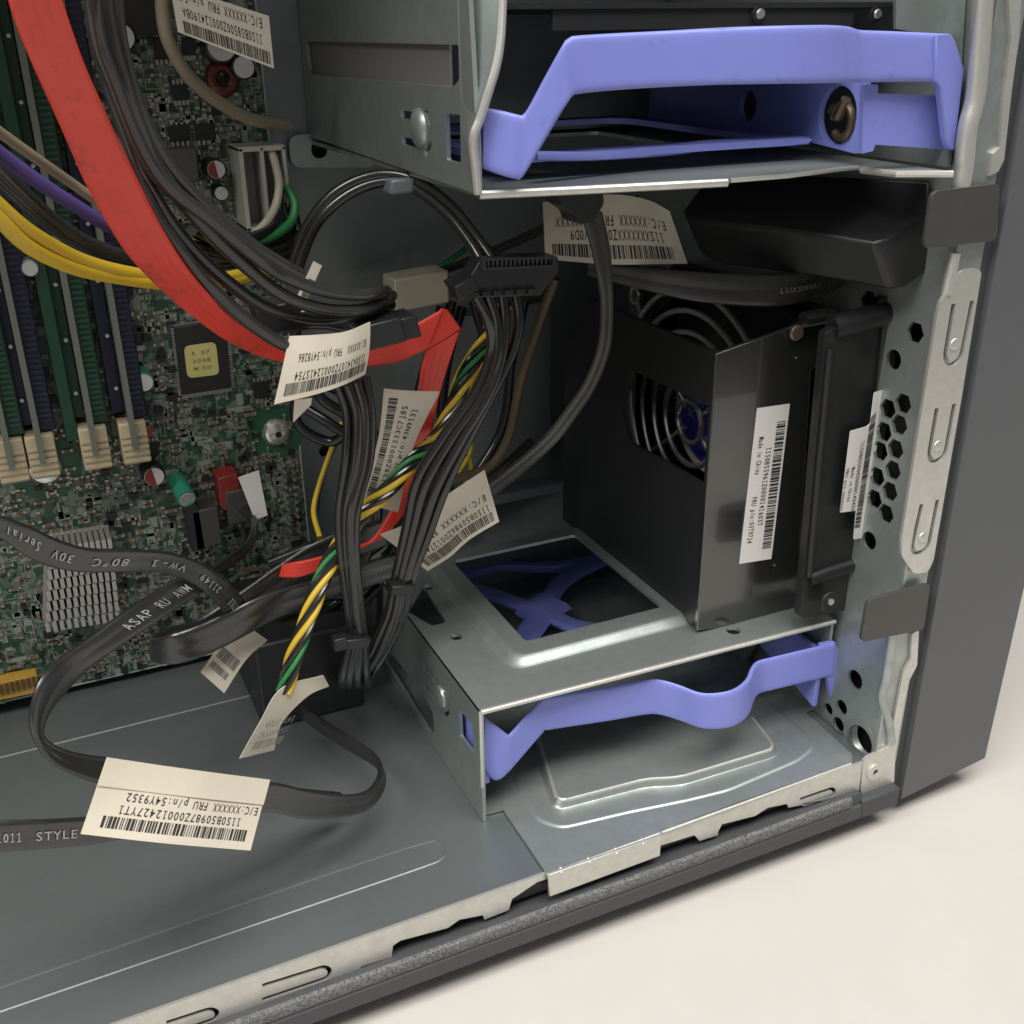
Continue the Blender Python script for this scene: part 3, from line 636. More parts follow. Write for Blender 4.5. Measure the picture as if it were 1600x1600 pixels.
# black box and flat cable up in the corner
tl_ = [at(1065, 330, Y=3.2), at(1095, 347, Y=2.6), at(1240, 362, Y=.5), at(1365, 379, Y=-1.4), at(1392, 377, Y=-1.55), at(1450, 337, X=10.5), at(1456, 280, X=10.5), at(1110, 268, Y=4.6)]
dn = at(1402, 452, Y=-1.5)-at(1378, 378, Y=-1.5); n = len(tl_); b = MB(); b.v = tl_+[p+dn for p in tl_]; b.f = [tuple(range(n)), tuple(range(n, 2*n))]+[(i, (i+1) % n, (i+1) % n+n, i+n) for i in range(n)]
bx = b.build('plastic_box', BLACK, None, bevel=.1); tag(bx, 'rounded black plastic box under the upper cage near the front sheet', 'plastic box')
lc = empty('flat_cable', at(1150, 440, Y=1.2), 'wide flat black cable crossing above the fan duct with faint grey lettering', 'cable')
s = Strip(P([(920, 402, 3.5), (1000, 416, 2.5), (1080, 424, 1.6), (1160, 428, 1.0), (1240, 424, .8), (1310, 413, 1.0), (1362, 405, 1.6)]), P([(920, 432, 3.5), (1000, 452, 2.5), (1080, 470, 1.6), (1160, 478, 1.0), (1230, 477, .8), (1290, 460, 1.0), (1350, 418, 1.6)]), 50)
s.cable(MB(), .14, 2).build('cable_jacket', mat('cable_sheath', (.02, .019, .018), .35), lc, ang=50)
b = MB(); put_text(b, 'LUXSHARE-ICT', lambda u, v, h: s.ev(u, 1-v, h), .57, .81, .40, .17, .085); b.build('cable_print', mat('faded_print', (.16, .16, .165), .6), lc, smooth=False)

#@@BOARD
# ------------------------------------------------------------------ motherboard
YP = 10.6
mbd = empty('motherboard', (-8, YP, -3.1), 'green motherboard crowded with small components on the back wall of the case', 'motherboard')
pr = -1.28
MB().box(-25, pr, YP, YP+.16, -3.12, 29).build('circuit_board', PCB, mbd)
MB().box(-25, pr+.012, YP+.02, YP+.14, -3.14, -3.118).build('board_edge', SILK, mbd); MB().box(-25, pr, YP-.004, YP-.001, -3.12, -3.075).build('board_edge', mat('edge_line', (.40, .44, .38), .5), mbd); MB().box(pr-.035, pr, YP-.004, YP-.001, -3.07, 29).build('board_edge', mat('edge_line', (.40, .44, .38), .5), mbd); MB().box(pr, pr+.02, YP+.02, YP+.14, -3.12, 29).build('board_edge', SILK, mbd)
def mp(x, y, h=0): return at(x, y, Y=YP-h)
def chip(name, pts, h, mt, bevel=.02):
    o = qy(pts, YP-h); return MB().sheet(o, [], fy(YP-h), h).build(name, mt, mbd, bevel=bevel)
# memory slots with modules
for k, (a, c, colr) in enumerate((((9, 400), (69, 725), SLOTB), ((97, 409), (152, 712), SLOTG), ((167, 431), (214, 703), SLOTB), ((-35, 420), (20, 733), SLOTG))):
    p = at(*c, Y=9.3); x = p.x; zb_ = p.z
    s = MB().box(x-.05, x+.45, 9.75, YP, zb_+.75, zb_+14.6).build('memory_slot', colr, mbd, bevel=.03)
    cb = MB()
    for i in range(90): cb.box(x+.12, x+.38, 9.72, 9.76, zb_+1.0+i*.148, zb_+1.07+i*.148)
    cb.build('contact_row', mat('contact', (.02, .025, .06) if colr is SLOTB else (.02, .10, .05), .4), s)
    MB().box(x-.42, x-.12, 10.0, YP, zb_+.9, zb_+14.4).build('slot_rail', colr, s)
    MB().box(x-.09, x+.06, 9.3, 9.8, zb_, zb_+14.2).build('module_edge', MODULE, s)
    l = MB().box(x-.36, x+.36, 9.55, YP, zb_-.5, zb_+.7).build('ejector_latch', BEIGE, s, bevel=.05)
    lr = MB()
    for i in range(5): lr.box(x-.34, x+.34, 9.51, 9.56, zb_-.42+i*.18, zb_-.34+i*.18)
    lr.build('latch_ridges', BEIGE, l)
    for i in range(9): MB().tube([(x-.22, 9.99, zb_+1.6+i*1.45), (x-.22, 9.9, zb_+1.6+i*1.45)], .05, 8).build('solder_glint', WHITE, s)  # white studs stand in for glints on the solder
p0 = at(112, 690, Y=9.75); MB().box(p0.x-.12, p0.x+.2, 9.75, YP, p0.z, p0.z+14).build('memory_slot', SLOTG, mbd, bevel=.03)
# chips
c = chip('controller_chip', [(272, 512), (352, 500), (362, 606), (284, 618)], .18, CHIP)
o = qy(rpoly([(287, 541), (337, 534), (343, 585), (293, 591)], 9), YP-.19); MB().sheet(o, [], fy(YP-.195), .012).build('chip_sticker', STICK, c)
st = quad((293, 590), (343, 584), (337, 536), (287, 542), YP-.2); b = MB()
for i in range(3): put_text(b, ('AMI BIOS', '2008', 'A 07')[i], st.ev, .2, .8, .2+.25*i, .12, .006)
b.build('printed_text', mat('faint_ink', (.25, .22, .09), .6), c, smooth=False)
b = MB()
for i in range(28):
    t = (i+.5)/28
    for (a, bb) in (((272, 512), (284, 618)), ((352, 500), (362, 606)), ((272, 512), (352, 500)), ((284, 618), (362, 606))):
        q = mp(a[0]+(bb[0]-a[0])*t, a[1]+(bb[1]-a[1])*t, .05); b.obox(q, (.09, 0, 0) if abs(bb[1]-a[1]) > 50 else (.022, 0, 0), (0, .03, 0), (0, 0, .022) if abs(bb[1]-a[1]) > 50 else (0, 0, .09))
b.build('chip_pins', SOLDER, c)
for pts in ([(240, 58), (268, 56), (270, 92), (242, 94)], [(284, 58), (304, 57), (306, 86), (286, 88)], [(268, 133), (293, 131), (296, 156), (271, 158)], [(263, 196), (296, 194), (297, 220), (266, 222)], [(305, 194), (336, 192), (337, 218), (307, 220)], [(225, 692), (248, 690), (250, 712), (227, 714)], [(394, 598), (418, 596), (422, 622), (398, 624)], [(202, 520), (222, 518), (224, 540), (205, 542)]):
    k = chip('small_chip', pts, .12, CHIP); b = MB()
    for i in range(4):
        t = (i+.5)/4
        for a, bb in ((pts[0], pts[1]), (pts[3], pts[2])):
            q = mp(a[0]+(bb[0]-a[0])*t, a[1]+(bb[1]-a[1])*t+(-3 if a is pts[0] else 3), .04); b.obox(q, (.035, 0, 0), (0, .03, 0), (0, 0, .07))
    b.build('chip_pins', SOLDER, k)
chip('power_inductor', [(246, 234), (308, 230), (313, 284), (252, 290)], .5, mat('inductor_grey', (.075, .07, .068), .45), .05)
chip('regulator_body', [(155, -20), (250, -20), (252, 55), (165, 57)], .8, mat('sink_black', (.02, .018, .017), .5), .05)
chip('orange_capacitor', [(220, 668), (237, 666), (239, 684), (222, 686)], .15, mat('tantalum', (.36, .10, .03), .45))
# electrolytic cans
def can(x, y, r, h, body, topm, mark=None):
    c = mp(x, y, h); o = MB().tube([Vector((c.x, YP, c.z)), Vector((c.x, YP-h+.03, c.z)), Vector((c.x, YP-h, c.z))], [r, r, r*.9], 24).build('capacitor', body, mbd)
    MB().cyl((c.x, YP-h+.001, c.z), (0, -1, 0), r*.86, .012, 24).build('can_top', topm, o)
    if mark:
        pts = [(c.x+r*.82*math.cos(a), c.z+r*.82*math.sin(a)) for a in [math.pi*(.55+i/11) for i in range(12)]]
        MB().sheet(pts, [], fy(YP-h-.022), .012).build('polarity_mark', mark, o)
can(225, 598, .27, .8, CAPG, WHITE); can(241, 745, .31, .8, BLACK, WHITE, REDP); can(338, 265, .26, .8, BLACK, WHITE, REDP); can(346, 302, .2, .5, BLACK, WHITE)
can(381, 105, .3, .9, BLACK, WHITE); can(190, 58, .34, .9, BLACK, WHITE); can(346, 72, .4, .9, BLACK, WHITE); can(47, 420, .2, 1.0, WHITE, WHITE)
b = MB(); c = mp(278, 755, .3); e = mp(292, 780, 1.0); b.tube([Vector((c.x, YP, c.z)), e], [.27, .27], 24); o = b.build('capacitor', CAPG, mbd); MB().tube([e, e+(e-c).normalized()*.02], [.23, .23], 20).build('can_top', WHITE, o)
c = mp(348, 122, .3); b = MB(); b.tube([(c.x+.3*math.cos(i*.3142), YP-.3, c.z+.3*math.sin(i*.3142)) for i in range(21)], .16, 10); b.build('toroid_coil', COPPER, mbd)
# mounting screws
for (x, y, rr) in ((432, 675, .42), (70, 730, .48)):
    c = mp(x, y); o = MB().sheet(circ(c.x, c.z, rr*2.0, 40), [circ(c.x, c.z, rr*1.1, 24)], fy(YP-.012), .01).build('mount_ring', mat('bare_ring', (.014, .095, .042), .35), mbd)
    MB().tube([Vector((c.x, YP, c.z)), Vector((c.x, YP-.15, c.z)), Vector((c.x, YP-.25, c.z))], [rr, rr*.85, rr*.45], 24).build('mount_screw', CHROME, o)
    MB().cyl((c.x, YP-.252, c.z), (0, -1, 0), rr*.25, .02, 6).build('screw_socket', CHIP, o)
# finned heat sink
A, B_, C_, D_ = [mp(*q, .25) for q in ((72, 838), (170, 822), (185, 950), (66, 968))]
hs_ = chip('heat_sink', [(70, 838), (170, 822), (184, 950), (66, 968)], .2, mat('sink_metal', (.42, .40, .385), .5, .6))
b = MB()
for i in range(11):
    for j in range(8):
        q = A.lerp(B_, (i+.5)/11).lerp(D_.lerp(C_, (i+.5)/11), (j+.5)/8); b.obox((q.x, YP-.65, q.z), (.055, 0, 0), (0, .45, 0), (0, 0, .15))
b.build('heat_sink_pins', mat('pin_metal', (.50, .47, .45), .45, .7), hs_)
# white power connector and header pins, drive sockets
o = qy([(372, 232), (440, 228), (444, 350), (392, 362)], YP-1.3)
pc = MB(); x0, x1 = o[0][0], o[1][0]+.1; z0_, z1_ = o[3][1], o[0][1]
for a, bb in ((x0, x0+.12), (x0+.55, x0+.65), (x1-.1, x1)): pc.box(a, bb, YP-1.3, YP, z0_, z1_)
pc.box(x0, x1, YP-1.3, YP, z1_-.1, z1_+.02); pc.box(x0, x1, YP-1.3, YP, z0_, z0_+.1); 
pc.box(x0+.1, x1-.1, YP-.3, YP, z0_+.1, z1_-.1)
pc.build('power_socket', CONN, mbd, bevel=.02)
for i in range(10):
    for j in range(2):
        q = mp(440+i*1.2+j*14, 722+i*11.5); MB().tube([(q.x, YP, q.z), (q.x, YP-.3, q.z)], .05, 6).build('header_pin', SOLDER, mbd)
for pts, m_ in (([(300, 800), (340, 792), (348, 850), (308, 862)], mat('plug_dark', (.05, .047, .04), .5)), ([(352, 770), (392, 762), (398, 812), (358, 822)], mat('plug_dark', (.05, .047, .04), .5)), ([(284, 762), (310, 790), (322, 860), (300, 862)], BLACK)):
    chip('drive_socket', pts, .9, m_, .04)
chip('drive_socket', [(340, 748), (372, 740), (376, 765), (352, 800), (344, 790)], .85, REDP, .04)
chip('card_slot', [(-60, 1078), (58, 1056), (60, 1082), (-60, 1106)], .5, GOLD, .03)
b = MB()
for i in range(12):
    q = at(-40+i*8.5, 1088-i*2.1, Y=YP-.52); b.obox(q, (.05, 0, 0), (0, .03, 0), (0, 0, .16))
b.build('slot_fingers', mat('finger_dark', (.10, .055, .012), .5), mbd)
# small parts, silk screen boxes
silk = MB(); smd = MB(); ends = MB(); blk = MB()
rnd = random.Random(11)
for i in range(4200):
    x = rnd.uniform(-14.5, pr-.15); z = rnd.uniform(-3.0, 16)
    r = rnd.random(); hor = rnd.random() < .5
    if r < .42:
        w, h = rnd.uniform(.06, .11), rnd.uniform(.03, .06)
        if not hor: w, h = h, w
        smd.box(x-w, x+w, YP-.07, YP, z-h, z+h)
        for s in (-1, 1):
            if hor: ends.box(x+s*(w+.035)-.03, x+s*(w+.035)+.03, YP-.072, YP, z-h, z+h)
            else: ends.box(x-w, x+w, YP-.072, YP, z+s*(h+.035)-.03, z+s*(h+.035)+.03)
    elif r < .9:
        w, h = rnd.uniform(.05, .26), rnd.uniform(.03, .12)
        if not hor: w, h = h, w
        if rnd.random() < .5: silk.box(x-w, x+w, YP-.004, YP, z-h, z+h)
        else:
            for (a, bb, c, d) in ((x-w, x+w, z-h, z-h+.022), (x-w, x+w, z+h, z+h+.022), (x-w, x-w+.022, z-h, z+h), (x+w, x+w+.022, z-h, z+h)): silk.box(a, bb, YP-.004, YP, c, d)
    else:
        w, h = rnd.uniform(.06, .14), rnd.uniform(.06, .12); blk.box(x-w, x+w, YP-.1, YP, z-h, z+h)
tag(smd.build('ceramic_capacitors', CERAM, mbd, smooth=False), kind='stuff'); tag(ends.build('solder_ends', SOLDER, mbd, smooth=False), kind='stuff'); tag(silk.build('silk_marks', SILK, mbd, smooth=False), kind='stuff'); tag(blk.build('tiny_chips', CHIP, mbd, smooth=False), kind='stuff')

#@@CABLES
# ------------------------------------------------------------------ cables
def wire(name, pts, r, m, parent=None, k=7): return MB().tube(cat(P(pts), k), r, 12).build(name, m, parent)
def harness(name, px, Y, label, c, group=None): return empty(name, at(*px, Y=Y), label, c, group)
# red ribbon
rd = harness('ribbon_cable', (250, 350), 0, 'wide flat red ribbon cable running from the top left corner', 'cable')
e0 = [(-85, -330, -3.6), (-38, -170, -3.4), (4, -30, -3.2), (22, 30, -3.0), (48, 95, -2.7), (75, 155, -2.3), (105, 222, -1.8), (135, 290, -1.2), (168, 350, -.6), (205, 405, 0), (255, 456, .7), (305, 497, 1.4), (355, 532, 2.1), (405, 555, 2.7), (450, 566, 3.1), (510, 575, 3.4), (575, 573, 3.6), (622, 566, 3.7), (665, 547, 3.7)]
e1 = [(5, -330, -3.6), (50, -170, -3.4), (88, -30, -3.2), (107, 30, -3.0), (130, 95, -2.7), (156, 155, -2.3), (183, 215, -1.8), (215, 280, -1.2), (247, 345, -.6), (286, 410, 0), (325, 458, .7), (366, 497, 1.4), (408, 523, 2.1), (452, 543, 2.7), (490, 550, 3.1), (535, 550, 3.4), (582, 540, 3.6), (622, 521, 3.7), (690, 483, 3.7)]
s = Strip(P(e0), P(e1), 110); s.cable(MB(), .13, 4, 28, .08).build('ribbon', RED, rd, ang=50)
s = Strip(P([(664, 548, 3.75), (690, 483, 3.75)])[:1]+P([(657, 580, 3.8), (653, 615, 3.9), (640, 700, 4.2), (622, 770, 4.5), (585, 838, 4.5), (540, 868, 4.5), (480, 898, 4.5), (448, 903, 4.7), (434, 900, 5.2), (452, 893, 5.8)]),
          P([(720, 514, 3.75), (704, 560, 3.8), (688, 612, 3.9), (668, 700, 4.2), (650, 770, 4.5), (606, 832, 4.5), (560, 852, 4.5), (490, 872, 4.5), (458, 878, 4.7), (440, 882, 5.2), (458, 876, 5.8)]), 60)
s.cable(MB(), .13, 4, 28, .08).build('ribbon', RED, rd, ang=50)
MB().sheet(qy([(664, 549), (690, 482), (700, 484), (721, 514)], 3.7), [], fy(3.68), .12).build('ribbon_fold', RED, rd, bevel=.03)
st = Strip(P([(622, 800, 3.3), (645, 700, 3.2), (687, 612, 3.1)]), P([(562, 783, 3.3), (590, 690, 3.2), (600, 607, 3.1)]), 30, bulge=.05)
label_on(rd, 'part_label', st, [('03N9129Z0001233C7J8S', .05, .88, .50, .13), ('FRU p/n:43N9131', .28, .86, .28, .13)], (.02, .93, .73, .90), None, 8)
# grey sheathed wires with the upside down label
gw = harness('power_cable', (400, 420), 1, 'bundle of shiny dark grey wires sweeping down beside the red ribbon to its label', 'cable')
for pts in ([(128, -320, -1.2), (138, -150, -1.2), (143, -20, -1.2), (153, 62, -1), (175, 125, -.8), (216, 225, -.4), (259, 288, 0), (328, 343, .5), (406, 407, 1.1), (445, 432, 1.5), (500, 453, 1.9), (550, 460, 2.2), (590, 458, 2.5), (604, 455, 3.4)],
            [(150, -320, -.8), (156, -150, -.8), (160, -20, -.8), (172, 60, -.7), (190, 125, -.6), (222, 210, -.3), (255, 275, .1), (320, 355, .6), (380, 413, 1.1), (440, 460, 1.6), (500, 482, 2), (560, 485, 2.3), (600, 470, 2.8), (612, 462, 3.6)],
            [(140, -320, -.5), (144, -130, -.5), (150, 40, -.5), (165, 110, -.4), (195, 200, -.2), (232, 292, .2), (285, 372, .8), (345, 432, 1.3), (410, 478, 1.8), (475, 498, 2.2), (540, 497, 2.5), (592, 484, 3), (610, 476, 3.8)],
            [(170, -320, -.4), (174, -150, -.4), (178, -20, -.4), (190, 80, -.3), (225, 190, 0), (275, 275, .4), (340, 340, .9), (410, 395, 1.3), (470, 430, 1.8)],
            [(190, 210, -.1), (235, 318, .2), (290, 405, .5), (335, 455, .9), (385, 500, 1.2), (425, 528, 1.5), (452, 541, 1.7), (490, 545, 2.2)]):
    wire('wire', pts, .135, GWIRE, gw)
st = Strip(P([(566, 501, 1.9), (520, 520, 1.6), (462, 522, 1.5), (452, 523, 1.5)]), P([(552, 590, 1.7), (522, 612, 1.4), (470, 625, 1.3), (428, 633, 1.3)]), 30, bulge=.04)
st = Strip(P([(578, 503, 1.9), (540, 518, 1.6), (495, 523, 1.5), (452, 525, 1.6)]), P([(570, 585, 1.8), (535, 602, 1.4), (490, 617, 1.3), (428, 632, 1.3)]), 30, bulge=.05)
label_on(gw, 'part_label', st, [('11S0A34107Z0001241S754', .06, .86, .56, .14), ('EC-XXXXXX  FRU p/n:54Y8286', .06, .86, .28, .14)], (.04, .93, .72, .91), None, 2)
st = quad((460, 625), (487, 622), (486, 632), (458, 660), 2.2); label_on(gw, 'label_flap', st, [])
for pts in ([(412, 478), (470, 462), (480, 500), (425, 520)],):
    pass
for (x, y, w, h, Y) in ((432, 492, .45, .3, 2.6), (592, 516, .45, .28, 2.6), (626, 508, .3, .25, 2.8)):
    MB().obox(at(x, y, Y=Y), (w, 0, .12*w), (0, .4, 0), (-.06, 0, h)).build('plug', mat('plug_black', (.02, .02, .022), .4), gw, bevel=.04)
for pts in ([(440, 500, 2.4), (480, 490, 2.4), (520, 495, 2.5), (575, 520, 2.6)], [(440, 512, 2.4), (490, 505, 2.4), (530, 510, 2.5), (575, 528, 2.6)]): wire('wire', pts, .13, GWIRE, gw)
# yellow, purple and tan supply wires
mw = harness('supply_cable', (100, 340), 1, 'loom of yellow, purple, tan and black wires crossing behind the red ribbon at left', 'cable')
for pts, m_, r_ in (([(-30, 292, .2), (0, 322, .4), (50, 364, .8), (125, 405, 1.6), (200, 426, 2.4), (280, 436, 3.4), (350, 434, 5), (420, 415, 7)], YEL, .13), ([(-30, 315, .1), (0, 344, .3), (45, 386, .7), (110, 417, 1.4), (180, 433, 2.2), (270, 444, 3.2), (350, 440, 5), (430, 422, 7)], YEL, .13),
                    ([(-30, 215, 1.2), (0, 240, 1.5), (60, 284, 2), (120, 323, 2.6), (180, 358, 3.4), (260, 385, 5), (380, 392, 8)], PUR, .13), ([(-30, 183, 1.8), (0, 207, 2.2), (60, 250, 2.8), (110, 285, 3.4), (170, 325, 4), (260, 370, 6), (380, 388, 8.5)], TAN, .10),
                    ([(-30, 238, .8), (0, 266, 1), (40, 305, 1.4), (85, 345, 2), (140, 380, 2.6), (210, 403, 3.4), (300, 410, 5), (430, 395, 8)], GWIRE, .13), ([(-30, 255, .9), (0, 283, 1.2), (45, 325, 1.6), (95, 363, 2.2), (150, 392, 2.8), (210, 412, 3.6), (300, 418, 5), (430, 405, 8)], BWIRE, .13),
                    ([(300, 340, 5), (350, 372, 6), (400, 385, 7.5), (450, 360, 9), (440, 320, 9.4)], BWIRE, .14), ([(300, 360, 5), (350, 385, 6), (410, 397, 7.5), (462, 372, 9), (455, 320, 9.4)], BWIRE, .14),
                    ([(310, 325, 5), (340, 350, 5.5), (385, 372, 7), (430, 350, 8.6), (436, 300, 9.3)], BWIRE, .14), ([(290, 380, 5), (350, 400, 6), (420, 410, 7.5), (470, 385, 9)], BWIRE, .14),
                    ([(375, 387, 7), (420, 372, 8), (452, 350, 8.8), (461, 322, 9.1), (452, 300, 9.3), (438, 280, 9.5)], GRN, .12), ([(375, 380, 7.2), (405, 360, 8), (428, 328, 8.8), (436, 290, 9.1), (430, 255, 9.3), (424, 236, 9.5)], WHT, .11)):
    wire('wire', pts, r_, m_, mw)
o = harness('tan_lead', (350, 170), 8, 'thin tan lead curving from the top edge to the tray beside the paper label', 'cable')
wire('lead', [(240, -300, 7.6), (247, -140, 7.6), (252, -20, 7.6), (257, 40, 7.6), (270, 80, 7.8), (300, 125, 8.2), (345, 162, 8.8), (395, 187, 9.5), (450, 196, 10.4)], .16, mat('tan_sheath', (.33, .28, .19), .5), o)
tl = quad((420, 25), (265, -25), (278, 50), (428, 107), 7)
label_on(o, 'part_label', tl, [('11S0B58500Z000124190BA', .10, .92, .42, .20), ('E/C:XXXXXX FRU p/n:54Y9', .08, 1.0, .10, .20)], (.03, .94, .70, .95), None, 4)
# drive power loom : arch, plug and bundle
sp_ = harness('drive_power_cable', (700, 600), 2.5, 'black power loom arching under the upper cage with an open plug', 'cable')
for pts in ([(452, 440, 4.6), (462, 400, 4.5), (482, 350, 4.3), (525, 300, 4.1), (585, 274, 3.8), (645, 281, 3.4), (700, 318, 2.9), (742, 368, 2.4), (768, 404, 2.0)], [(462, 440, 4.4), (472, 400, 4.4), (498, 345, 4.2), (545, 303, 4.0), (600, 284, 3.7), (650, 296, 3.3), (700, 335, 2.8), (735, 380, 2.3), (752, 408, 2.0)],
            [(458, 430, 4.8), (470, 378, 4.7), (505, 325, 4.5), (560, 288, 4.2), (620, 280, 3.9), (672, 300, 3.5), (722, 345, 3.0), (760, 390, 2.5), (780, 405, 2.2)]): wire('wire', pts, .125, BWIRE, sp_)
c = at(622, 289, Y=3.5); MB().obox(c, (.28, 0, 0), (0, .3, 0), (0.03, 0, .16)).build('cable_tie', mat('clear_tie', (.13, .14, .15), .35), sp_, bevel=.06)
YC = 1.7
b = MB(); o = qy([(752, 404), (872, 401), (875, 424), (845, 462), (742, 466), (712, 455), (706, 446), (738, 428)], YC); b.sheet(o, [], fy(YC), .55); cn = b.build('drive_plug', mat('plug_body', (.018, .018, .020), .4), sp_, bevel=.03)
o = qy([(752, 402), (866, 400), (866, 416), (752, 422)], YC-.1); oo = qy([(757, 406), (861, 404), (861, 413), (757, 418)], YC-.1)
MB().sheet(o, [oo], fy(YC-.18), .2).build('plug_shroud', mat('plug_body2', (.03, .03, .033), .4), cn)
b = MB()
for i in range(15):
    c = at(762+i*6.9, 411-i*.2, Y=YC-.06); b.obox(c, (.028, 0, 0), (0, .05, 0), (0, 0, .10))
b.build('plug_pins', mat('pin_dull', (.10, .10, .10), .35, .6), cn)
b = MB()
for i in range(6): b.obox(at(740+i*18, 460-i*1.2, Y=YC-.05), (.10, 0, 0), (0, .08, 0), (0, 0, .06))
b.obox(at(722, 448, Y=YC-.1), (.22, 0, .1), (0, .25, 0), (-.05, 0, .16)); b.build('plug_latches', BLACK, cn, bevel=.02)
for pts in ([(744, 462, 1.9), (762, 498, 1.9), (768, 545, 2), (746, 608, 2.1), (694, 680, 2.3), (652, 750, 2.5), (634, 830, 2.7), (618, 905, 2.9), (606, 960, 3.0), (578, 1020, 3.2), (552, 1062, 3.6), (536, 1066, 4.8), (512, 1050, 6.8)], [(763, 462, 1.9), (777, 508, 1.9), (776, 560, 1.9), (752, 620, 2.0), (708, 682, 2.2), (666, 755, 2.4), (645, 830, 2.6), (626, 905, 2.8), (616, 960, 2.9), (592, 1018, 3.1), (560, 1058, 3.5), (544, 1066, 4.8), (520, 1050, 6.8)],
            [(785, 460, 1.9), (789, 502, 1.9), (784, 556, 1.9), (764, 616, 1.9), (722, 686, 2.1), (683, 760, 2.3), (657, 836, 2.5), (633, 908, 2.75), (620, 965, 2.9), (600, 1010, 3.1), (570, 1052, 3.5), (554, 1066, 4.8), (530, 1050, 6.8)], [(805, 459, 2), (811, 500, 2), (802, 545, 2), (774, 605, 2), (730, 690, 2.2), (695, 765, 2.4), (668, 838, 2.6), (641, 910, 2.8), (630, 960, 3.0), (612, 1000, 3.2), (585, 1045, 3.6), (569, 1066, 4.8), (545, 1050, 6.8)]):
    wire('wire', pts, .125, BWIRE, sp_)
for pts in ([(528, 600, 2.4), (543, 650, 2.4), (541, 720, 2.4), (530, 800, 2.5), (535, 880, 2.6), (545, 950, 2.7), (549, 1000, 2.8), (535, 1060, 3.2), (537, 1068, 4.4), (525, 1050, 6.6)], [(543, 600, 2.2), (558, 650, 2.2), (556, 720, 2.2), (541, 800, 2.3), (543, 880, 2.5), (552, 950, 2.6), (556, 1000, 2.7), (545, 1062, 3.1), (547, 1068, 4.4), (535, 1050, 6.6)], [(557, 596, 2.2), (570, 650, 2.2), (567, 720, 2.2), (548, 800, 2.2), (550, 880, 2.4), (556, 950, 2.5), (562, 1000, 2.65), (558, 1060, 3.0), (560, 1068, 4.4), (548, 1050, 6.6)],
            [(570, 590, 2.4), (580, 650, 2.4), (576, 720, 2.4), (556, 800, 2.3), (556, 880, 2.4), (562, 950, 2.6), (568, 1000, 2.75), (572, 1055, 3.1), (574, 1068, 4.4), (562, 1050, 6.6)]):
    wire('wire', pts, .125, BWIRE, sp_)
for (x, y, Y, w) in ((625, 917, 2.75, .3), (553, 1000, 2.6, .34)):
    MB().obox(at(x, y, Y=Y), (w, 0, -.06), (0, .25, 0), (.04, 0, .13)).build('cable_tie', BLACK, sp_, bevel=.04)
MB().obox(at(530, 1003, Y=2.5), (.17, 0, 0), (0, .17, 0), (0, 0, .17)).build('tie_head', BLACK, sp_, bevel=.04)
st = quad((462, 468), (490, 408), (503, 415), (476, 474), 4.2); label_on(sp_, 'small_label', st, [], (.1, .6, .3, .95), None, 7)
# twisted yellow, green and black fan lead
tw = harness('twisted_fan_lead', (500, 900), 2, 'twisted yellow green and black lead ending in a wrapped label', 'cable')
path = cat(P([(790, 470, 5), (765, 520, 4.6), (742, 560, 4.3), (722, 600, 4.1), (704, 645, 3.9), (680, 688, 3.6), (644, 720, 3.2), (606, 765, 3.0), (565, 805, 3.0), (525, 862, 2.9), (500, 912, 2.6), (482, 965, 2.3), (462, 1020, 2.0), (444, 1080, 1.9)]), 14)
for k, m_ in enumerate((YEL, BWIRE, YEL, BWIRE, GRN, BWIRE)):
    pp = []; d = 0
    for i, p in enumerate(path):
        if i: d += (p-path[i-1]).length
        a = d*2.1+k*2*math.pi/6; t = (path[min(i+1, len(path)-1)]-path[max(i-1, 0)]).normalized(); n1 = t.cross(Vector((0, 1, 0))).normalized(); n2 = t.cross(n1)
        pp.append(p+(n1*math.cos(a)+n2*math.sin(a))*.145)
    MB().tube(pp, .062 if m_ is GRN else .076, 10).build('wire', m_, tw)
st = Strip(P([(514, 1072, 2.4), (480, 1088, 2.0), (440, 1130, 1.8), (428, 1172, 1.8)])[::1], P([(505, 1055, 2.2), (440, 1075, 1.7), (405, 1130, 1.6), (374, 1185, 1.6)]), 30)
label_on(tw, 'wrapped_label', st, [('E/C:XXXXXX', .50, .58, .1, .1)][:0], None, None)
st2 = Strip(P([(471, 1108, 1.75), (440, 1165, 1.6)]), P([(420, 1118, 1.6), (381, 1180, 1.55)]), 12)
b = MB()
def rot(u, v, h): return st2.ev(v, u, h)
put_text(b, '54Y-0709', lambda u, v, h: st2.ev(1-v if False else .15+.2*v, .08+.84*u, h), 0, 1, 0, .9, .02)
put_text(b, '11S54Y0709Z', lambda u, v, h: st2.ev(.45+.16*v, .08+.84*u, h), 0, 1, 0, .9, .02)
put_bars(b, lambda u, v, h: st2.ev(.68+.22*v, .1+.8*u, h), 0, 1, 0, 1, .02, 30, 6); b.build('printed_text', mat('faded_ink', (.16, .15, .13), .6), tw, smooth=False)
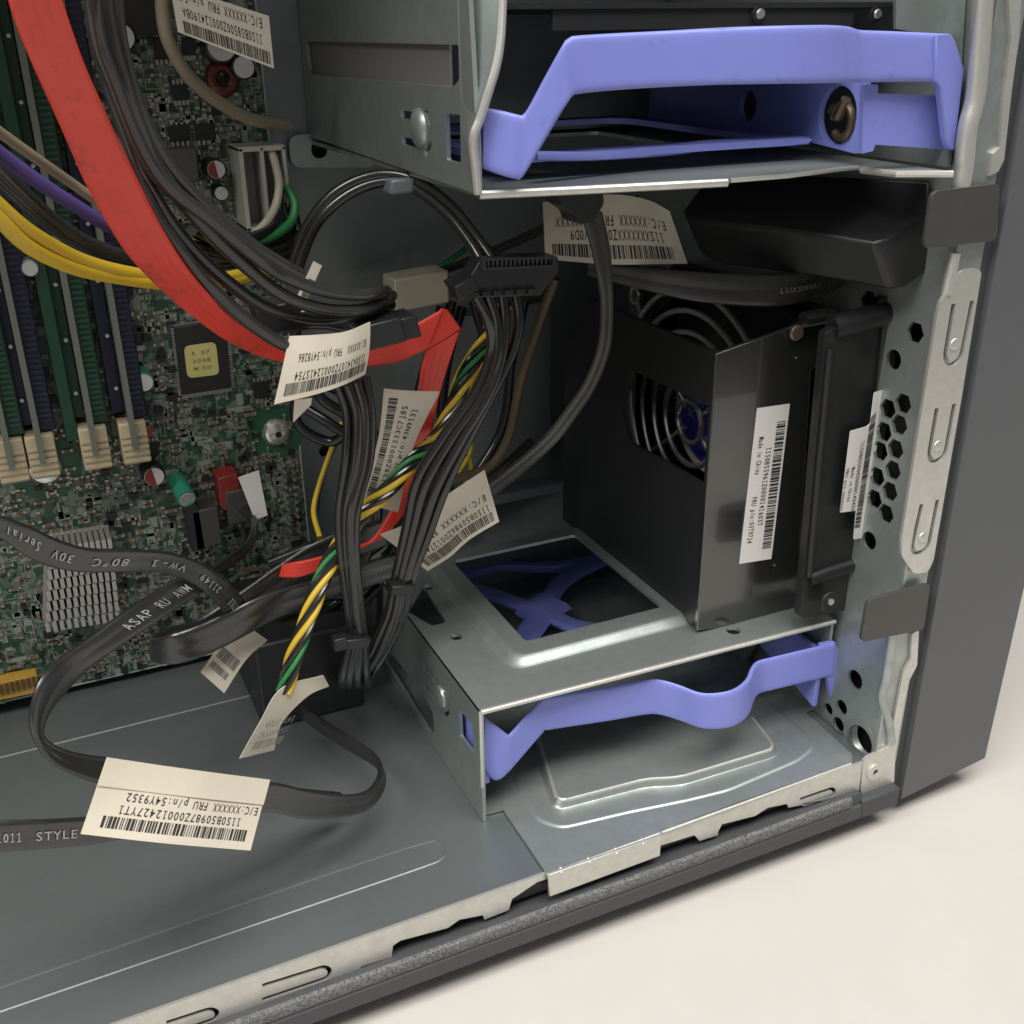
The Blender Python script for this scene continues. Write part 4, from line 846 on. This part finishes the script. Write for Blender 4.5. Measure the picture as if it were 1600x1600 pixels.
# flat black data cables
def flat(parent, A, B, name='cable_jacket', th=.15, n=70):
    s = Strip(P(A), P(B), n); s.cable(MB(), th, 2).build(name, FLAT, parent, ang=50); return s
Z0 = lambda l: [(x/3.2, 750+y/3.2, d) for x, y, d in l]
f1 = harness('data_cable', (200, 870), 0, 'flat black cable with white Serial 30V lettering crossing the heat sink', 'cable')
s = flat(f1, Z0([(-120, 150, -1.2), (0, 175, -1), (150, 230, -.8), (300, 300, -.5), (450, 340, -.2), (650, 345, .2), (850, 360, .7), (1000, 410, 1.2), (1100, 480, 1.6), (1190, 560, 2.3), (1250, 640, 3.3), (1320, 740, 4.4)]),
         Z0([(-120, 240, -1.2), (0, 290, -1), (140, 390, -.8), (250, 435, -.5), (400, 460, -.2), (600, 460, .2), (790, 460, .7), (930, 500, 1.2), (1020, 560, 1.6), (1100, 640, 2.3), (1150, 720, 3.3), (1220, 830, 4.4)]))
b = MB(); rv = lambda u, v, h: s.ev(1-u, v, h)
for st, a, c in (('011', .20, .235), ('STYLE', .25, .325), ('21149', .39, .48), ('VW-1', .53, .635), ('80°C', .68, .76), ('30V', .797, .847), ('Serial', .875, .95)):
    b = MB(); put_text(b, st, rv, a, c, .33, .32, .095); b.build('cable_print', CINK, f1, smooth=False)
f2 = harness('data_cable', (60, 1080), -1, 'flat black cable with ASAP lettering looping down to the large bottom label', 'cable')
s = flat(f2, Z0([(1000, 430, 2.2), (880, 490, 1.6), (640, 640, .8), (450, 780, .2), (300, 885, -.3), (205, 990, -.8), (160, 1110, -1.1), (152, 1220, -1.2), (190, 1330, -1.2), (260, 1420, -1.1), (400, 1490, -1.0), (520, 1525, -.9), (800, 1570, -.6), (1100, 1600, -.2), (1344, 1640, .2), (1500, 1670, .6), (1700, 1685, 1.2)]),
         Z0([(1120, 490, 2.3), (1000, 570, 1.8), (800, 700, 1.0), (600, 830, .4), (450, 940, 0), (335, 1050, -.4), (245, 1160, -.8), (208, 1250, -1.0), (225, 1295, -1.0), (320, 1345, -.9), (450, 1375, -.8), (540, 1385, -.7), (820, 1430, -.4), (1100, 1470, 0), (1344, 1510, .4), (1500, 1540, .8), (1700, 1560, 1.4)]), n=110)
b = MB()
for st, a, c in (('ASAP', .138, .188), ('RU', .105, .125), ('AWM', .060, .092)):
    b = MB(); put_text(b, st, lambda u, v, h: s.ev(a+c-u, 1-v, h), a, c, .36, .34, .095); b.build('cable_print', CINK, f2, smooth=False)
st = Strip(P([(420, 1219, -.9), (300, 1203, -1.5), (167, 1183, -1.8)]), P([(391, 1329, -2.2), (260, 1318, -2.5), (126, 1303, -2.4)]), 30)
label_on(f2, 'part_label', st, [('11S0B50987Z00012427YT1', .12, .86, .585, .115), ('E/C:XXXXXX FRU p/n:54Y9352', .02, .84, .415, .115)], (.06, .92, .735, .89), None, 12)
fold = Strip([st.ev(u, .002, .03) for u in (0, .5, 1)], [st.ev(u, .37, .03) for u in (0, .5, 1)], 20)
fold.paper(MB(), .03).build('label_fold', PAPER, f2)
f3 = harness('data_cable', (380, 960), 3, 'flat black cable doubled back in a tight bend over the motherboard lower edge', 'cable')
flat(f3, Z0([(2000, 350, 4.2), (1800, 420, 3.8), (1600, 490, 3.4), (1400, 545, 3.0), (1250, 605, 2.7), (1100, 680, 2.5), (950, 745, 2.4), (850, 770, 2.5), (775, 790, 2.9), (765, 775, 3.4), (850, 735, 3.8), (1000, 690, 4.2), (1200, 560, 4.6), (1400, 420, 5), (1600, 300, 5.2), (1900, 190, 5.4)]),
     Z0([(2000, 480, 4.2), (1800, 550, 3.8), (1600, 610, 3.4), (1400, 685, 3.0), (1260, 760, 2.7), (1120, 835, 2.5), (980, 895, 2.4), (870, 922, 2.5), (785, 915, 2.9), (775, 900, 3.4), (860, 870, 3.8), (1010, 815, 4.2), (1230, 690, 4.6), (1430, 560, 5), (1630, 440, 5.2), (1930, 330, 5.4)]), n=110)
lab = Strip(P([(405, 980, 3.2), (370, 1010, 3.0), (348, 1035, 2.9), (316, 1048, 2.8)]), P([(418, 1005, 3.4), (395, 1035, 3.0), (365, 1060, 2.8), (350, 1083, 2.7)]), 24)
lab = Strip(P([(392, 982, 3.2), (352, 1000, 3.0), (313, 1050, 2.7)]), P([(418, 1000, 3.4), (385, 1030, 3.0), (350, 1083, 2.7)]), 24)
label_on(f3, 'part_label', lab, [], None, None); b = MB()
put_bars(b, lambda u, v, h: lab.ev(.52+.17*v, .1+.8*u, h), 0, 1, 0, 1, .016, 26, 9); put_bars(b, lambda u, v, h: lab.ev(.76+.1*v, .1+.7*u, h), 0, 1, 0, 1, .016, 20, 10); b.build('printed_text', mat('faded_ink2', (.16, .15, .13), .6), f3, smooth=False)
f4 = harness('data_cable', (60, 1300), -1, 'flat black cable with STYLE lettering lying low on the case floor', 'cable')
s4 = flat(f4, [(-40, 1283, -2.0), (30, 1281, -1.9), (90, 1279, -1.7), (160, 1272, -1.4), (300, 1240, -1.0), (412, 1222, -.6), (475, 1233, -.3), (530, 1241, 0), (569, 1237, .4), (588, 1219, .9), (593, 1198, 1.6), (581, 1175, 2.4), (537, 1147, 3.4), (485, 1112, 4.8), (445, 1080, 6.6)],
          [(-40, 1332, -2.0), (30, 1329, -1.9), (90, 1324, -1.7), (160, 1316, -1.4), (300, 1288, -1.0), (412, 1269, -.6), (475, 1280, -.3), (534, 1278, 0), (576, 1264, .4), (597, 1238, .9), (599, 1212, 1.6), (583, 1194, 2.4), (544, 1171, 3.4), (493, 1138, 4.8), (450, 1100, 6.6)], n=110)
b = MB()
for st, a, c in (('1011', .022, .050), ('STYLE', .064, .118)):
    b = MB(); put_text(b, st, lambda u, v, h: s4.ev(u, 1-v, h), a, c, .38, .30, .095); b.build('cable_print', CINK, f4, smooth=False)
f5 = harness('data_cable', (930, 500), 1.8, 'flat dark cable hanging from a plug under the upper cage', 'cable')
b = MB(); o = qy([(868, 300), (942, 300), (944, 318), (928, 345), (905, 352), (900, 335), (880, 322)], 1.6); b.sheet(rpoly(o, .08), [], fy(1.6), .8); b.build('plug', BLACK, f5, bevel=.05)
s5 = Strip(P([(906, 330, 1.7), (922, 380, 1.7), (933, 430, 1.7), (939, 480, 1.8), (935, 540, 1.9), (914, 596, 2.2), (884, 640, 2.6), (850, 682, 3.0), (800, 726, 3.6), (740, 770, 4.4), (700, 800, 5)]), P([(940, 330, 1.8), (951, 380, 1.8), (956, 440, 1.8), (957, 490, 1.9), (952, 545, 2.0), (932, 600, 2.3), (903, 646, 2.7), (868, 692, 3.1), (812, 742, 3.8), (752, 790, 4.6), (712, 818, 5.2)]), 70)
s5.cable(MB(), .15, 2).build('cable_jacket', mat('grey_brown_cable', (.05, .047, .043), .38), f5, ang=50)  # jacket in a lighter grey-brown than the other flat cables
st = Strip(P([(1045, 308, 8.0), (980, 305, 8.2), (848, 312, 8.4)]), P([(1072, 412, 8.0), (1000, 413, 8.2), (853, 404, 8.4)]), 24)
st = Strip(P([(1046, 330, 2.8), (1010, 312, 3.0), (950, 304, 3.0), (848, 316, 3.0)]), P([(1074, 412, 2.3), (1010, 413, 2.5), (950, 413, 2.6), (852, 405, 2.7)]), 24)
f6 = harness('tagged_lead', (950, 360), 2.8, 'cream paper label with XXXXXXXX lettering on a lead hanging under the upper cage', 'cable')
label_on(f6, 'part_label', st, [('11SXXXXXXXZ00122V0D9', .12, .82, .50, .16), ('E/C:XXXXXX FRU XXXXXXXX', .08, .92, .29, .16)], (.08, .95, .72, .92), None, 14)
wire('lead', [(1000, 312, 3.3), (960, 330, 3.6), (880, 345, 4.5), (800, 380, 6.5), (700, 420, 9.5), (620, 445, 10)], .13, BWIRE, f6)
f7 = harness('tagged_lead', (700, 830), 3, 'lead with a bent cream paper label resting over the corner of the lower cage', 'cable')
st = Strip(P([(778, 805, 3.2), (700, 812, 3.3), (625, 838, 3.4)])[::1], P([(755, 735, 3.4), (690, 770, 3.6), (595, 833, 3.8)]), 24)
st = Strip(P([(757, 734, 3.6), (700, 772, 3.7), (640, 815, 3.8), (594, 835, 3.9)]), P([(780, 815, 3.2), (735, 842, 3.3), (703, 870, 3.4), (668, 892, 3.5)]), 30)
label_on(f7, 'part_label', st, [('11S0B50986Z00127416', .06, .93, .60, .12), ('E/C:XXXXXX FRU 54', .06, .93, .40, .12)], (.05, .95, .75, .93), None, 15)
wire('lead', [(620, 862, 4.2), (700, 800, 4.4), (770, 745, 4.6), (830, 690, 5.2)], .14, BWIRE, f7)
f8 = harness('brown_lead', (800, 640), 6, 'thin brown lead running down the dark middle behind the power loom', 'cable')
wire('lead', [(868, 435, 5.5), (848, 490, 5.8), (815, 590, 6.0), (795, 680, 6.2), (765, 728, 6.2), (700, 752, 6.2)], .13, BRN, f8)
f9 = harness('socket_lead', (370, 860), 6, 'short flat dark lead plugged into the motherboard socket with a white flag', 'cable')
flat(f9, [(372, 800, 9.2), (390, 815, 8.6), (384, 845, 7.5), (355, 868, 6.5), (325, 890, 5.5)], [(388, 790, 9.2), (402, 815, 8.6), (398, 850, 7.5), (370, 880, 6.5), (340, 900, 5.5)], n=30)
st = quad((372, 746), (404, 735), (418, 805), (398, 812), 8.8); st.paper(MB()).build('paper_flag', PAPERW, f9)
f10 = harness('green_yellow_lead', (500, 760), 8, 'thin yellow and blue leads dropping along the right edge of the motherboard', 'cable')
wire('wire', [(535, 660, 9.6), (515, 710, 9.4), (498, 760, 9.0), (490, 800, 8.5), (500, 840, 7.6)], .08, YEL, f10); wire('wire', [(525, 690, 9.6), (505, 740, 9.4), (495, 790, 9), (500, 830, 8)], .08, mat('blue_wire', (.02, .06, .16), .4), f10)
wire('wire', [(740, 380, 10.6), (690, 415, 10.4), (640, 440, 10.2), (600, 470, 10)], .09, GRN, f10)
# white connector behind and black block on the floor
b = MB(); b.obox(at(650, 450, Y=8.5), (.8, 0, .05), (0, .5, 0), (0, 0, .45)); o = b.build('white_plug', mat('aged_white', (.34, .31, .23), .5), None, bevel=.05); tag(o, 'aged white plug behind the end of the grey wires', 'plug')
b = MB(); c0_ = at(396, 1012, Y=6.2); c1_ = at(480, 1105, Y=6.2); b.box(c0_.x, c0_.x+3.0, 6.2, 10.4, FZ+.01, c0_.z); o = b.build('shade_block', BLACK, None, bevel=.1); tag(o, 'black block added for the shaded knot of plugs on the case floor', 'block')  # black block added for the shaded area and the knot of plugs

bk = harness('darkening_leads', (520, 640), 7, 'tangle of black leads, mostly added to darken the middle behind the labels', 'cable')  # black leads, mostly added to darken the middle of the case
for pts in ([(455, 470, 8.6), (470, 560, 8.4), (500, 620, 7.6), (545, 655, 7.4), (520, 690, 7.8), (470, 668, 8.2), (462, 630, 8.4), (500, 600, 8), (560, 640, 7.4), (620, 760, 7), (600, 850, 7)],
            [(480, 640, 7.8), (520, 665, 7.4), (560, 700, 7.2), (590, 800, 7.2), (560, 900, 7.2), (520, 980, 7.4)], [(690, 480, 9), (668, 560, 8.6), (650, 640, 8.2), (640, 760, 8), (600, 880, 7.6), (500, 960, 7.4)],
            [(706, 470, 9), (684, 560, 8.7), (668, 650, 8.3), (660, 760, 8), (640, 860, 7.6), (560, 950, 7.2)], [(722, 480, 9.2), (700, 560, 8.8), (690, 650, 8.4), (700, 760, 8.2), (720, 830, 8)],
            [(740, 470, 9.4), (760, 560, 9.2), (740, 660, 9), (700, 740, 8.6), (620, 830, 8), (480, 930, 7.6)], [(820, 470, 9.6), (800, 560, 9.4), (780, 680, 9.2), (700, 790, 8.8), (600, 870, 8)],
            [(600, 480, 9.4), (640, 470, 9.2), (700, 440, 9), (760, 450, 8.8), (800, 480, 8.8)], [(420, 880, 7.6), (500, 850, 7.4), (580, 840, 7.4), (640, 850, 7.6), (700, 845, 8)], [(430, 960, 7.2), (480, 930, 7), (540, 930, 7), (590, 900, 7.2)]):
    wire('lead', pts, .15, BWIRE, bk)
yk = harness('yellow_black_leads', (720, 620), 8, 'loose yellow and black leads hanging behind the drive power wires', 'cable')
for pts, m_ in (([(775, 505, 7.5), (730, 560, 7.4), (705, 620, 7.4), (712, 690, 7.6), (735, 722, 8), (720, 770, 8.4), (680, 820, 8.6)], YEL), ([(790, 520, 7.6), (745, 580, 7.5), (722, 640, 7.5), (735, 700, 7.8), (700, 760, 8)], YEL), ([(782, 512, 7.8), (738, 570, 7.6), (715, 640, 7.6), (725, 700, 7.9), (700, 780, 8.6)], GRN)):
    wire('lead', pts, .085, m_, yk)
